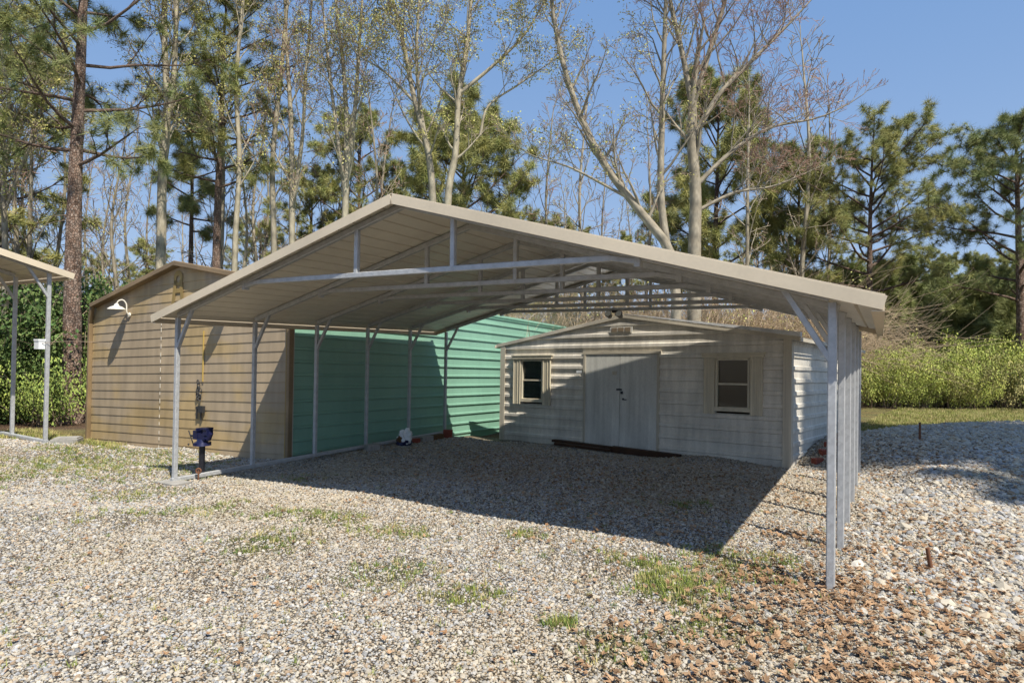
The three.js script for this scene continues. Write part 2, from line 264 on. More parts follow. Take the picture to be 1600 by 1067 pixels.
{
  const b = thing('junction_box', 'white electrical box fixed on the post of the taller carport', 'electrical box', [-8.36, 1.66, -10.97], -YAW);
  part('housing', new THREE.BoxGeometry(0.17, 0.15, 0.1), M.plasticWhite, b); part('lid', box(0.185, 0.035, 0.115, 0, 0.085, 0), M.plasticWhite, b);
  part('conduit', new THREE.TubeGeometry(new THREE.CatmullRomCurve3([V(0.09, 0.03, 0), V(0.3, 0.07, -0.3), V(0.5, 0.05, -0.9)]), 14, 0.004, 5), M.twig, b);
}

// ---------------------------------------------------------------- brown-fronted green garage
const garage = thing('garage', 'long metal garage with brown lapped front and pale green ribbed side and roof', 'garage', [-3.914, -0.412, -10.99], -0.525); garage.scale.setScalar(1.03);
{
  const W = 6.5, He = 3.08, D = 13.7, sl = 0.205, pk = He + W / 2 * sl, sx = 0.039, sz = 0.034;
  const gl = (y) => -W + Math.max(0, (y - He) / sl), gr = (y) => -Math.max(0, (y - He) / sl);
  const front = new THREE.Group(); front.name = 'front_wall'; garage.add(front);
  for (let y = 0; y < pk - 0.02; y += 0.179) { const g = sheet(lapProfile(y, Math.min(0.179, pk - y)), (t) => gl(t) + 0.03, (t) => gr(t) - 0.03); if (g) part('siding_board', g, M.brown, front); }
  part('backing', basis(sheet([[0, 0], [He, 0], [pk, 0]], (t) => gl(t) + 0.02, (t) => gr(t) - 0.02), V(1, 0, 0), V(0, 1, 0), V(0, 0, 1), V(0, 0, -0.03)), M.interior, front);
  const rear = sheet([[0, 0], [He, 0], [pk, 0]], gl, gr); part('rear_wall', rear.translate(0, 0, -D), M.green, garage);
  for (const s of [1, -1]) { // ribbed long walls
    const wall = new THREE.Group(); wall.name = 'side_wall'; garage.add(wall);
    const ex = V(0, 0, s > 0 ? -1 : 1), en = V(s, 0, 0), org = V(s > 0 ? 0 : -W, 0, s > 0 ? -0.04 : -D);
    for (let y = 0, i = 0; y < He - 0.05; y += 0.2286, i++) part('siding_panel', basis(sheet(ribProfile(y, 0.2286, 0.028, 0.05), () => 0, () => D - 0.04), ex, V(0, 1, 0), en, org), M.green, wall);
    const roof = new THREE.Group(); roof.name = 'roof'; garage.add(roof);
    const cs = 1 / Math.hypot(1, sl), run = (W / 2 + 0.03) / cs, h = run / 14;
    for (let i = 0; i < 14; i++) part('roof_panel', basis(sheet(ribProfile(i * h, h, 0.018, 0.05), () => 0, () => D - 0.02), ex, V(-s * cs, sl * cs, 0), V(s * sl * cs, cs, 0), V(s > 0 ? 0.03 : -W - 0.03, He + 0.0, s > 0 ? -0.02 : -D)), M.green, roof);
    // brown trim round the gable: upright, bent corner, rake
    const e = s > 0 ? 0 : -W, m = -W / 2, zf = 0.1;
    part('gable_trim', merge([bar(V(e + s * 0.02, 0, 0.035), V(e + s * 0.02, He - 0.28, 0.035), 0.075, 0.1, V(0, 0, 1)), bar(V(e + s * 0.02, He - 0.3, 0.05), V(e - s * 0.17, He + 0.07, zf), 0.1, 0.08, V(0, 0, 1)), bar(V(e - s * 0.14, He + 0.055, zf - 0.03), V(m, pk + 0.03, zf - 0.03), 0.16, 0.1)]), M.brownTrim, garage);
  }
  part('corner_trim', merge([box(0.08, He - 0.35, 0.012, -0.05, (He - 0.35) / 2, 0.03)]), M.ochre, garage);
  part('corner_flashing', merge([box(0.03, He - 0.3, 0.05, 0.03, (He - 0.3) / 2 - 0.03, -0.01)]), M.greenTrim, garage);
  part('door_seam', merge(Array.from({ length: 17 }, (_, i) => box(0.012, 0.06 + 0.04 * hash(i, 4), 0.006, -3.82 + 0.008 * hash(i, 7), 0.1 + i * 0.157 + 0.05 * hash(i, 9), 0.024))), M.cream, garage);
  // ghost of a removed letter, rubbed down to ochre paint
  const ring = new THREE.Shape(); ring.absellipse(0, 0, 0.15, 0.15, 0, Math.PI * 2); const hole = new THREE.Path(); hole.absellipse(0, -0.02, 0.065, 0.07, 0, Math.PI * 2); ring.holes.push(hole);
  const mark = merge([new THREE.ShapeGeometry(ring, 20).translate(0, 0.2, 0), new THREE.PlaneGeometry(0.1, 0.55).rotateZ(-0.16).translate(-0.13, -0.12, 0), new THREE.PlaneGeometry(0.1, 0.55).rotateZ(0.16).translate(0.13, -0.12, 0.001), new THREE.PlaneGeometry(0.2, 0.09).translate(0, -0.05, 0.002)]);
  part('paint_mark', mark.translate(-3.28, 3.3, 0.0245), M.ochre, garage);
  shear(garage, sx, sz);
}
function atGarage(x, y, z) { const c = Math.cos(0.525), s = Math.sin(0.525); const k = 1.03; return [-3.914 + k * (x * c - z * s), -0.412 + k * (y + 0.039 * x + 0.034 * z), -10.99 + k * (x * s + z * c)]; }
{
  for (const [lx, label] of [[-5.0, 'cream gooseneck barn lamp on the open part of the brown garage front'], [-1.62, 'gooseneck barn lamp on the brown garage front, hidden behind the carport roof edge']]) {
  const l = thing('barn_lamp', label, 'wall lamp', atGarage(lx, 2.86, 0.03), -0.525); l.scale.setScalar(0.88);
  part('mounting_plate', new THREE.CylinderGeometry(0.055, 0.06, 0.03, 16).rotateX(Math.PI / 2), M.cream, l);
  part('gooseneck', new THREE.TubeGeometry(new THREE.CatmullRomCurve3([V(0, 0, 0.01), V(0, 0.06, 0.05), V(0, 0.27, 0.07), V(-0.03, 0.36, 0.14), V(-0.07, 0.33, 0.22), V(-0.09, 0.25, 0.25)]), 24, 0.016, 8), M.cream, l);
  part('lamp_shade', new THREE.LatheGeometry([[0.03, 0.1], [0.045, 0.08], [0.06, 0.04], [0.13, 0.015], [0.19, -0.03], [0.2, -0.05], [0.19, -0.045], [0.12, 0.0], [0.04, 0.03]].map(([x, y]) => new THREE.Vector2(x, y)), 28).translate(-0.09, 0.17, 0.25), M.cream, l);
  }
  solo('strap', box(0.035, 1.0, 0.006), M.strap, 'yellow strap hanging down the brown garage front', 'strap', atGarage(-2.41, 1.93, 0.03), -0.525);
  const ch = thing('padlock_chain', 'dark chain with a padlock hanging on the brown garage front', 'chain', atGarage(-2.45, 1.43, 0.035), -0.525);
  for (let i = 0; i < 6; i++) part('chain_link', new THREE.TorusGeometry(0.035, 0.011, 6, 12).scale(0.7, 1.25, 1).rotateY(i % 2 ? 1.2 : 0.2).rotateZ(0.2 * (hash(i, 3) - 0.5)).translate(-0.07 + 0.02 * Math.sin(i * 1.3), 0 - i * 0.062, 0.02), M.dark, ch);
  for (let i = 0; i < 4; i++) part('chain_link', new THREE.TorusGeometry(0.03, 0.009, 6, 12).scale(0.7, 1.3, 1).rotateY(i % 2 ? 1.2 : 0.2).rotateZ(0.5).translate(0.02 - 0.012 * i, -0.15 - i * 0.06, 0.02), M.dark, ch);
  const pl = thing('padlock', 'dark padlock and hasp on the brown garage front below the chain', 'padlock', atGarage(-2.42, 0.92, 0.035), -0.525);
  part('lock_body', box(0.14, 0.13, 0.06, 0.03, 0, 0.02), M.dark, pl); part('hasp', box(0.16, 0.05, 0.02, -0.08, 0.02, 0.01), M.dark, pl);
  part('key', box(0.03, 0.2, 0.02, -0.13, -0.1, 0.01), M.dark, pl); part('key', box(0.03, 0.16, 0.02, 0.0, -0.14, 0.01), M.dark, pl);
  const w = cpWorld(0.05, 0.42);
  const vs = thing('bench_vise', 'dark blue bench vise on a black pipe stand behind the carport rail', 'vise', onGround(w[0] - 0.08, w[1] - 0.07), -0.4); vs.scale.set(0.85, 0.92, 0.85);
  part('pipe_stand', new THREE.CylinderGeometry(0.05, 0.05, 0.52, 18).translate(0, 0.26, 0), M.black, vs);
  part('swivel_base', merge([new THREE.CylinderGeometry(0.13, 0.15, 0.05, 20).translate(0, 0.54, 0), new THREE.CylinderGeometry(0.08, 0.1, 0.06, 16).translate(0, 0.59, 0), box(0.05, 0.04, 0.34, 0, 0.54, 0)]), M.navy, vs);
  part('vise_body', merge([box(0.2, 0.1, 0.12, 0.02, 0.66, 0), box(0.1, 0.09, 0.13, 0.13, 0.73, 0), box(0.14, 0.03, 0.16, 0.1, 0.79, 0), new THREE.CylinderGeometry(0.04, 0.06, 0.12, 10).rotateZ(-0.7).translate(0.17, 0.68, 0)]), M.navy, vs);
  part('front_jaw', merge([box(0.1, 0.14, 0.14, -0.1, 0.68, 0), box(0.03, 0.05, 0.17, -0.05, 0.77, 0)]), M.navy, vs);
  part('screw', new THREE.CylinderGeometry(0.018, 0.018, 0.16, 10).rotateZ(Math.PI / 2).translate(-0.2, 0.65, 0), M.black, vs);
  part('handle', merge([new THREE.CylinderGeometry(0.009, 0.009, 0.26, 8).rotateZ(0.5).translate(-0.26, 0.62, 0.01), new THREE.SphereGeometry(0.017, 8, 6).translate(-0.32, 0.51, 0.01)]), M.black, vs);
  const st = cpWorld(0.03, 0.3);
  solo('anchor_rod', merge([new THREE.CylinderGeometry(0.012, 0.012, 0.26, 8), new THREE.TorusGeometry(0.035, 0.012, 6, 12).translate(0, 0.12, 0)]), M.rust, 'rusty ring anchor rod at the carport base rail', 'anchor', [st[0] + 0.06, -0.24, st[1] + 0.05]);
}

// ---------------------------------------------------------------- white shed
const SHY = 0.687, shed = thing('shed', 'weathered white ribbed metal shed with double doors behind the carport', 'shed', [-0.216, -0.43, -14.68], -SHY); shed.scale.set(1.0288, 1.01, 1);
const atShed = (x, y, z) => { const c = Math.cos(SHY), s = Math.sin(SHY); return [-0.216 + x * 1.0288 * c - z * s, -0.43 + y + 0.027 * x + 0.03 * z, -14.68 + x * 1.0288 * s + z * c]; };
{
  const W = 6.255, He = 2.2, sl = 0.165, pk = He + W / 2 * sl, D = 5.5, h = 0.2188;
  const gl = (y) => Math.max(0, (y - He) / sl), gr = (y) => W - Math.max(0, (y - He) / sl);
  const front = new THREE.Group(); front.name = 'front_wall'; shed.add(front);
  const door = [2.255, 3.885], win = [[0.59, 1.175], [5.02, 5.605]];
  for (let i = 0; i * h < pk; i++) {
    const y = i * h, cuts = [];
    if (i < 9) cuts.push(door);
    if (i >= 4 && i <= 8) cuts.push(...win);
    let x = 0; const ivs = []; for (const [a, b] of cuts.sort((p, q) => p[0] - q[0])) { ivs.push([x, a]); x = b; } ivs.push([x, W]);
    for (const [a, b] of ivs) { const g = sheet(ribProfile(y, Math.min(h, pk - y + 0.001), 0.024, 0.075).filter((p) => p[0] <= pk), (t) => Math.max(a, gl(t) + 0.02), (t) => Math.min(b, gr(t) - 0.02)); if (g) part('siding_panel', g, M.white, front); }
  }
  for (const s of [-1, 1]) {
    const wall = new THREE.Group(); wall.name = 'side_wall'; shed.add(wall);
    const ex = V(0, 0, s > 0 ? -1 : 1), org = V(s > 0 ? W : 0, 0, s > 0 ? 0 : -D);
    for (let i = 0; i < 10; i++) part('siding_panel', basis(sheet(ribProfile(i * h, h, 0.024, 0.075), () => 0, () => D), ex, V(0, 1, 0), V(s, 0, 0), org), M.white, wall);
    const cs = 1 / Math.hypot(1, sl), run = (W / 2 + 0.16) / cs, roof = new THREE.Group(); roof.name = 'roof'; shed.add(roof);
    const n = 15, q = run / n;
    for (let i = 0; i < n; i++) part('roof_panel', basis(sheet(ribProfile(i * q, q, 0.014, 0.05), () => 0, () => D + 0.13), ex, V(-s * cs, sl * cs, 0), V(s * sl * cs, cs, 0), V(s > 0 ? W + 0.16 : -0.16, He - 0.16 * sl + 0.04, s > 0 ? 0.035 : -D - 0.095)), M.shedRoof, roof);
    const e = s > 0 ? W + 0.17 : -0.17;
    part('rake_trim', bar(V(e, He + 0.015 - 0.17 * sl, 0.036), V(W / 2, pk + 0.015, 0.036), 0.018, 0.07), M.shedTrim, shed);
    part('eave_trim', bar(V(e, He - 0.03, 0.08), V(e, He - 0.03, -D - 0.08), 0.02, 0.06), M.shedTrim, shed);
    part('corner_trim', merge([box(0.137, He - 0.02, 0.012, s > 0 ? W - 0.0315 : 0.0315, He / 2, 0.031), box(0.012, He - 0.05, 0.11, s > 0 ? W + 0.031 : -0.031, He / 2, -0.031)]), M.shedTrim, shed);
    // windows
    const [a, b] = win[s < 0 ? 0 : 1], c = (a + b) / 2, w = new THREE.Group(); w.name = 'window'; shed.add(w);
    part('frame', merge([box(b - a + 0.06, 0.06, 0.06, c, 1.86, 0.02), box(b - a + 0.06, 0.07, 0.07, c, 0.95, 0.022), box(0.035, 0.95, 0.06, a + 0.01, 1.4, 0.02), box(0.035, 0.95, 0.06, b - 0.01, 1.4, 0.02)]), M.shutter, w);
    part('header', merge([box(b - a + 0.5, 0.065, 0.085, c, 1.915, 0.036), box(b - a + 0.54, 0.02, 0.1, c, 1.955, 0.038)]), M.shutter, w);
    part('sash', merge([box(b - a - 0.05, 0.035, 0.03, c, 1.405, 0.0), box(b - a - 0.05, 0.02, 0.03, c, 0.985, 0.001)]), M.shutter, w);
    part('pane', box(b - a - 0.04, 0.41, 0.004, c, 1.63, -0.006), M.glass, w); part('pane', box(b - a - 0.04, 0.39, 0.004, c, 1.2, 0.008), M.glass, w);
    for (const k of [-1, 1]) { const x = k < 0 ? a - 0.12 : b + 0.12; part('shutter', merge([box(0.2, 1.02, 0.03, x, 1.37, 0.042), box(0.018, 1.02, 0.012, x - 0.09, 1.37, 0.062), box(0.018, 1.02, 0.012, x + 0.09, 1.37, 0.062), box(0.012, 1.02, 0.01, x + 0.02, 1.37, 0.061)]), M.shutter, w); }
  }
  { const e = W + 0.17, ye = He + 0.052 - 0.17 * sl, w = new THREE.Shape([[W / 2 + 0.05, pk + 0.055], [e, ye], [e, ye + 0.075], [W / 2 + 0.05, pk + 0.06]].map(([x, y]) => new THREE.Vector2(x, y)));
    part('roof_edge_flashing', new THREE.ExtrudeGeometry(w, { depth: 0.1, bevelEnabled: false }).translate(0, 0, -0.05), M.shedRoof, shed); }
  part('rear_wall', sheet([[0, 0], [He, 0], [pk, 0]], gl, gr).translate(0, 0, -D), M.white, shed);
  part('floor', box(W - 0.1, 0.06, D - 0.1, W / 2, 0.06, -D / 2), M.interior, shed);
  part('partition', box(W - 0.2, 1.9, 0.02, W / 2, 1.05, -2.6), M.interior, shed);
  part('door_frame', merge([box(0.05, 1.98, 0.04, door[0] - 0.01, 0.99, 0.012), box(0.05, 1.98, 0.04, door[1] + 0.01, 0.99, 0.012), box(1.76, 0.05, 0.045, 3.07, 1.995, 0.012)]), M.shedTrim, shed);
  for (const s of [-1, 1]) {
    const d = part('door', box(0.795, 1.955, 0.03, 3.07 + s * 0.4025, 0.985, 0.006), M.door, shed);
    if (s > 0) part('door_handle', merge([new THREE.SphereGeometry(0.022, 12, 8).translate(3.155, 1.06, 0.036), box(0.08, 0.02, 0.014, 3.19, 1.05, 0.036), new THREE.CylinderGeometry(0.012, 0.012, 0.03, 8).rotateX(Math.PI / 2).translate(3.155, 1.06, 0.025)]), M.dark, d);
    else part('hasp', merge([box(0.12, 0.035, 0.01, 3.06, 1.25, 0.027), box(0.05, 0.055, 0.016, 3.12, 1.19, 0.03)]), M.dark, d);
  }
  const vt = part('gable_vent', merge([box(0.5, 0.11, 0.012, 3.09, 2.46, 0.03)]), M.door, shed);
  for (let k = 0; k < 3; k++) part('louver', merge(Array.from({ length: 4 }, (_, i) => box(0.125, 0.012, 0.012, 2.94 + k * 0.15, 2.425 + i * 0.023, 0.038))), M.interior, vt);
  part('number_plate', box(0.13, 0.05, 0.006, 2.11, 1.6, 0.03), M.plasticWhite, shed);
  part('notice_plate', box(0.1, 0.07, 0.005, 2.95, 1.58, 0.025), M.shedTrim, shed);
  shear(shed, 0.0275, 0.03);
}
{ // boards laid along the door sill
  const defs = [[1.55, 3.0, 0.16, 0.03, 'thin brown board lying at the white shed doors, against the wall'], [1.72, 3.05, 0.3, 0.0, 'long thin brown board lying in front of the shed doors, outermost'], [3.0, 4.45, 0.2, 0.02, 'thick brown beam lying under the right half of the shed doors']];
  defs.forEach(([a, b, z, dy, label], i) => { const p = atShed((a + b) / 2, 0, z); solo('wood_plank', box(b - a, i === 2 ? 0.11 : 0.05, i === 2 ? 0.14 : 0.13), M.plank, label, 'plank', [p[0], groundY(p[0], p[2]) + 0.045 + dy, p[2]], -SHY + (i === 1 ? 0.03 : 0)); });
  const rl = cpWorld(4.12, 6.27), f = thing('floodlight', 'small black twin floodlight hanging from the rear tie beam of the carport', 'floodlight', [rl[0], 2.47, rl[1]], -YAW);
  part('mount', box(0.12, 0.05, 0.08, 0, 0, 0), M.black, f);
  for (const s of [-1, 1]) { const hd = part('lamp_head', new THREE.CylinderGeometry(0.07, 0.05, 0.11, 14).rotateX(1.1).translate(s * 0.11, -0.07, 0.06), M.black, f); part('lens', new THREE.CylinderGeometry(0.06, 0.06, 0.008, 14).translate(0, 0.055, 0).rotateX(1.1).translate(s * 0.11, -0.07, 0.06), M.plasticWhite, hd); }
}
{ // odds and ends along the inner side of the rail
  const q = (a, b) => { const [x, z] = cpWorld(a, b); return onGround(x, z); };
  const put = (name, g, m, label, cat, a, b, dy, turn, group) => { const p = q(a, b); return solo(name, g, m, label, cat, [p[0], p[1] + dy, p[2]], turn, group); };
  const brick = box(0.2, 0.09, 0.095);
  put('brick', brick, M.brick, 'red brick lying beside the plastic bag at the carport rail', 'brick', 0.22, 5.0, 0.045, 0.4);
  put('brick', brick, M.brick, 'lower red brick of the pair stacked at the last carport post', 'brick', 0.24, 6.1, 0.045, -0.2);
  put('brick', brick, M.brick, 'upper red brick of the pair stacked at the last carport post', 'brick', 0.25, 6.1, 0.137, -0.05);
  put('wood_block', box(0.36, 0.11, 0.12), M.concrete, 'grey weathered block between red brick and orange timber block', 'block', 0.22, 5.36, 0.055, 1.0);
  put('wood_block', box(0.34, 0.11, 0.12), M.timber, 'orange timber block lying at the carport rail', 'block', 0.22, 5.74, 0.055, 1.0);
  put('stone_block', box(0.26, 0.12, 0.14), M.concrete, 'pale stone block lying inside the rail near the dark green wall', 'block', 0.2, 3.75, 0.06, 0.7);
  const bag = thing('plastic_bag', 'crumpled white and blue plastic bag with an orange patch beside the carport rail', 'bag', q(0.3, 4.55), 0.4);
  const crumple = (g, s, k) => { const p = g.attributes.position; for (let i = 0; i < p.count; i++) { const x = p.getX(i), y = p.getY(i), z = p.getZ(i), n = 1 + (vnoise(x * 22 + 9, y * 22 + z * 31, s) - 0.5) * k; p.setXYZ(i, x * n, y * n, z * n); } g.computeVertexNormals(); return g; };
  part('bag_bottom', crumple(new THREE.SphereGeometry(0.13, 22, 14), 4, 0.9).scale(1.1, 0.6, 0.8).translate(0, 0.06, 0), M.navy, bag);
  part('bag_top', crumple(new THREE.SphereGeometry(0.13, 26, 18), 8, 1.3).scale(1, 1, 0.7).translate(0.04, 0.17, 0), M.plasticWhite, bag);
  part('bag_patch', crumple(new THREE.SphereGeometry(0.07, 16, 10), 3, 1.0).translate(-0.09, 0.13, 0.03), M.timber, bag);
  for (let i = 0; i < 5; i++) { const p = atShed(6.5 + 0.1 * hash(i, 1), 0, -0.5 - i * 0.42); solo('brick', brick, M.brick, ['red brick under the shed side wall, first from its front corner', 'red brick under the shed side wall, second from its front corner', 'red brick under the shed side wall, third from its front corner', 'red brick under the shed side wall, fourth from its front corner', 'red brick under the shed side wall, fifth from its front corner'][i], 'brick', onGround(p[0], p[2], 0.03), 0.4 + i, 'bricks beside the shed'); }
  const rod = (h, r) => { const g = new THREE.CylinderGeometry(r * 0.8, r, h, 8, 4); const p = g.attributes.position; for (let i = 0; i < p.count; i++) p.setX(i, p.getX(i) + 0.03 * Math.sin(p.getY(i) * 4)); return g.translate(0, h / 2 - 0.05, 0); };
  const s1 = solo('stake', rod(0.36, 0.022), M.rust, 'rusty stake standing in the shaded gravel bank', 'stake', onGround(7.3, -11.05)); s1.rotation.z = 0.12;
  const s2 = solo('stake', rod(0.22, 0.02), M.rust, 'short dark stake leaning in the sunny gravel', 'stake', onGround(3.5, -5.15)); s2.rotation.z = 0.3;
}

// ---------------------------------------------------------------- plants
class Tubes {
  constructor() { this.p = []; this.n = []; this.u = []; this.i = []; }
  add(pts, rad, sides) {
    const b = this.p.length / 3; let len = 0, ref = V(0.31, 0.2, 0.93);
    for (let k = 0; k < pts.length; k++) {
      const d = pts[Math.min(k + 1, pts.length - 1)].clone().sub(pts[Math.max(k - 1, 0)]).normalize();
      if (Math.abs(d.dot(ref)) > 0.95) ref = V(0.9, 0.3, -0.2);
      const ex = new THREE.Vector3().crossVectors(d, ref).normalize(), ey = new THREE.Vector3().crossVectors(d, ex);
      if (k) len += pts[k].distanceTo(pts[k - 1]);
      for (let s = 0; s <= sides; s++) {
        const a = s / sides * Math.PI * 2, c = Math.cos(a), q = Math.sin(a), nx = ex.x * c + ey.x * q, ny = ex.y * c + ey.y * q, nz = ex.z * c + ey.z * q;
        this.p.push(pts[k].x + nx * rad[k], pts[k].y + ny * rad[k], pts[k].z + nz * rad[k]); this.n.push(nx, ny, nz); this.u.push(s / sides, len);
      }
      if (k) for (let s = 0; s < sides; s++) { const a = b + (k - 1) * (sides + 1) + s, e = a + sides + 1; this.i.push(a, a + 1, e, a + 1, e + 1, e); }
    }
  }
  geo() { const g = new THREE.BufferGeometry(); g.setAttribute('position', new THREE.Float32BufferAttribute(this.p, 3)); g.setAttribute('normal', new THREE.Float32BufferAttribute(this.n, 3)); g.setAttribute('uv', new THREE.Float32BufferAttribute(this.u, 2)); g.setIndex(this.i); return g; }
}
function grow(R, T, sites, p, dir, len, rad, lvl, o) {
  const n = lvl >= o.levels ? 2 : lvl === o.levels - 1 ? 3 : 5, pts = [p.clone()], rd = [rad]; const d = dir.clone();
  for (let k = 1; k <= n; k++) {
    d.x += (R() - 0.5) * o.wander; d.y += (R() - 0.5) * o.wander + o.up * (lvl > 1 ? 0.6 : 1); d.z += (R() - 0.5) * o.wander; d.normalize();
    pts.push(pts[k - 1].clone().addScaledVector(d, len / n)); rd.push(Math.max(o.rmin, rad * (1 - 0.8 * k / n)));
  }
  T[Math.min(lvl, T.length - 1)].add(pts, rd, lvl <= 1 ? 5 : lvl === 2 ? 4 : 3);
  if (lvl >= o.leafFrom) for (let k = 1; k <= n; k++) sites.push([pts[k], d.clone(), lvl]);
  if (lvl >= o.levels) return;
  const kids = o.kids[lvl];
  for (let c = 0; c < kids; c++) {
    const t = o.first[lvl] + (1 - o.first[lvl]) * (c + R()) / kids, f = t * n, i = Math.min(n - 1, Math.floor(f)), q = pts[i].clone().lerp(pts[i + 1], f - i), ax = pts[i + 1].clone().sub(pts[i]).normalize();
    const side = V(R() - 0.5, (R() - 0.5) * (o.flat ?? 1), R() - 0.5).cross(ax).normalize(), ang = o.angle * (0.7 + R() * 0.6), nd = ax.multiplyScalar(Math.cos(ang)).addScaledVector(side, Math.sin(ang)).normalize();
    if (o.flat) nd.y = nd.y * 0.5 + o.lift; nd.normalize();
    grow(R, T, sites, q, nd, len * (o.shrink[lvl] ?? 0.5) * (1.1 - 0.5 * t) * (0.75 + R() * 0.5), Math.max(o.rmin, rad * (1 - 0.75 * t) * 0.6), lvl + 1, o);
  }
}
const clusterOf = (R, n, make) => merge(Array.from({ length: n }, (_, i) => make(i)));
function leafGeo(w, l, fold = 0.25) { const g = new THREE.BufferGeometry(); g.setAttribute('position', new THREE.Float32BufferAttribute([0, 0, 0, w, l * 0.45, w * fold, 0, l, 0, 0, 0, 0, 0, l, 0, -w, l * 0.45, w * fold], 3)); g.setAttribute('uv', new THREE.Float32BufferAttribute(new Array(12).fill(0), 2)); g.computeVertexNormals(); return g; }
function tuftGeo(seed, n, len, wid, spread) { // pine needles bursting from a shoot
  const R = rng(seed), P = [];
  for (let i = 0; i < n; i++) {
    const a = R() * Math.PI * 2, e = spread * Math.sqrt(R()), d = V(Math.sin(e) * Math.cos(a), Math.cos(e), Math.sin(e) * Math.sin(a)), s = V(R() - 0.5, R() - 0.5, R() - 0.5).cross(d).normalize().multiplyScalar(wid * 0.5), l = len * (0.7 + R() * 0.5), b = V(0, (R() - 0.75) * len * 0.5, 0);
    const t = d.multiplyScalar(l).add(b); P.push(b.x - s.x, b.y - s.y, b.z - s.z, b.x + s.x, b.y + s.y, b.z + s.z, t.x, t.y - l * 0.1, t.z);
  }
  const g = new THREE.BufferGeometry(); g.setAttribute('position', new THREE.Float32BufferAttribute(P, 3)); g.setAttribute('uv', new THREE.Float32BufferAttribute(new Array(P.length / 3 * 2).fill(0), 2)); g.computeVertexNormals(); return g;
}
const G = {
  tuft: tuftGeo(3, 58, 0.29, 0.012, 1.9), tuftFar: tuftGeo(8, 52, 0.36, 0.02, 2.1),
  sprig: (() => { const R = rng(5); return clusterOf(R, 9, () => leafGeo(0.02, 0.06).rotateX((R() - 0.5) * 3).rotateY(R() * 6.3).translate((R() - 0.5) * 0.34, (R() - 0.5) * 0.3, (R() - 0.5) * 0.34)); })(),
  bushSprig: (() => { const R = rng(15); return clusterOf(R, 16, () => leafGeo(0.016, 0.085).rotateX((R() - 0.5) * 2.4).rotateY(R() * 6.3).translate((R() - 0.5) * 0.3, (R() - 0.5) * 0.3, (R() - 0.5) * 0.3)); })(),
  broadSprig: (() => { const R = rng(25); return clusterOf(R, 14, () => leafGeo(0.035, 0.1).rotateX((R() - 0.5) * 2.8).rotateY(R() * 6.3).translate((R() - 0.5) * 0.42, (R() - 0.5) * 0.4, (R() - 0.5) * 0.42)); })(),
};
const _m = new THREE.Matrix4(), _q = new THREE.Quaternion(), _s = V(1, 1, 1), UP = V(0, 1, 0);
function foliage(name, geo, mat, list, parent, colour) { // list of [position, direction, scale]
  const im = new THREE.InstancedMesh(geo, mat, list.length);
  list.forEach(([p, d, s], i) => { _q.setFromUnitVectors(UP, d); im.setMatrixAt(i, _m.compose(p, _q, _s.setScalar(s))); im.setColorAt(i, colour(i)); });
  im.name = name; im.userData.kind = 'stuff'; shade(im); parent.add(im); return im;
}
const tint = (R, a, b, v = 0.25) => () => { const t = R(), k = 1 + (R() - 0.5) * v * 2; return rgb((a[0] + (b[0] - a[0]) * t) * k, (a[1] + (b[1] - a[1]) * t) * k, (a[2] + (b[2] - a[2]) * t) * k); };
const F = 969.4;
// a point seen in the photograph at a given distance from the camera (direction only; the distance comes from the plot)
function at(px, py, D) { const u2 = (px - 800) / F, v2 = (py - 533.5) / F, u = u2 + 0.0149 * v2, v = v2 - 0.0149 * u2; return V(u * D, 1.7 + (-v + 0.0131) * D, -D); }
const PINE = [[0.16, 0.21, 0.065], [0.31, 0.31, 0.11]], PINE_WARM = [[0.21, 0.24, 0.07], [0.38, 0.35, 0.115]], BUD = [[0.34, 0.36, 0.10], [0.48, 0.42, 0.15]];

function stemPoints(path, D) { return path.map(([px, py]) => at(px, py, D)); }
function spline(pts, n) { return new THREE.CatmullRomCurve3(pts).getPoints(n); }
// pine: trunk along the given points (world), limbs and needles above crownBase
function pine(name, label, pts, r0, o) {
  const R = rng(o.seed), base = pts[0].clone(), t = thing(name, label, 'pine tree', base.toArray(), 0, o.group);
  const loc = spline(pts.map((p) => p.clone().sub(base)), 22), top = loc[loc.length - 1].y, tr = new Tubes(), lb = new Tubes(), sites = [];
  tr.add(loc, loc.map((p, i) => Math.max(0.03, r0 * (1 - 0.82 * p.y / top) * (i === 0 ? 1.35 : 1))), 10);
  const n = o.limbs ?? 34;
  for (let i = 0; i < n; i++) {
    const f = (i + R()) / n, y = o.crown + (top - o.crown) * f, k = loc.findIndex((p) => p.y >= y), q = loc[Math.max(1, k)].clone(); q.y = Math.min(y, top - 0.05);
    const az = i * 2.4 + R() * 0.9, shape = o.shape === 'cone' ? (1 - f) * 0.95 + 0.12 : Math.sqrt(Math.max(0.05, 1 - Math.pow((f - 0.42) / 0.62, 2))), len = o.spread * shape * (0.7 + R() * 0.5);
    const el = (o.shape === 'cone' ? 0.15 : 0.1) + f * 0.75 + (R() - 0.5) * 0.4;
    grow(R, [lb], sites, q, V(Math.cos(az) * Math.cos(el), Math.sin(el), Math.sin(az) * Math.cos(el)), len, 0.024 + 0.012 * o.spread * (1 - f * 0.6), 1, { levels: 3, leafFrom: 2, wander: 0.3, up: 0.06, kids: [0, o.kids ?? 6, 4], first: [0, 0.3, 0.2], shrink: [0, 0.42, 0.45], angle: 0.8, rmin: 0.008 });
  }
  part('trunk', tr.geo(), M.pineBark, t); part('limbs', lb.geo(), M.pineBark, t);
  const keep = o.keep ?? 1, list = [];
  for (const [p, d, l] of sites) if (R() < keep) { d.y += 0.35; d.normalize(); list.push([p, d, (o.tuft ?? 1) * (0.7 + R() * 0.6)]); }
  foliage('crown', o.far ? G.tuftFar : G.tuft, M.needle, list, t, tint(R, ...(o.warm ? PINE_WARM : PINE), 0.3));
  return t;
}
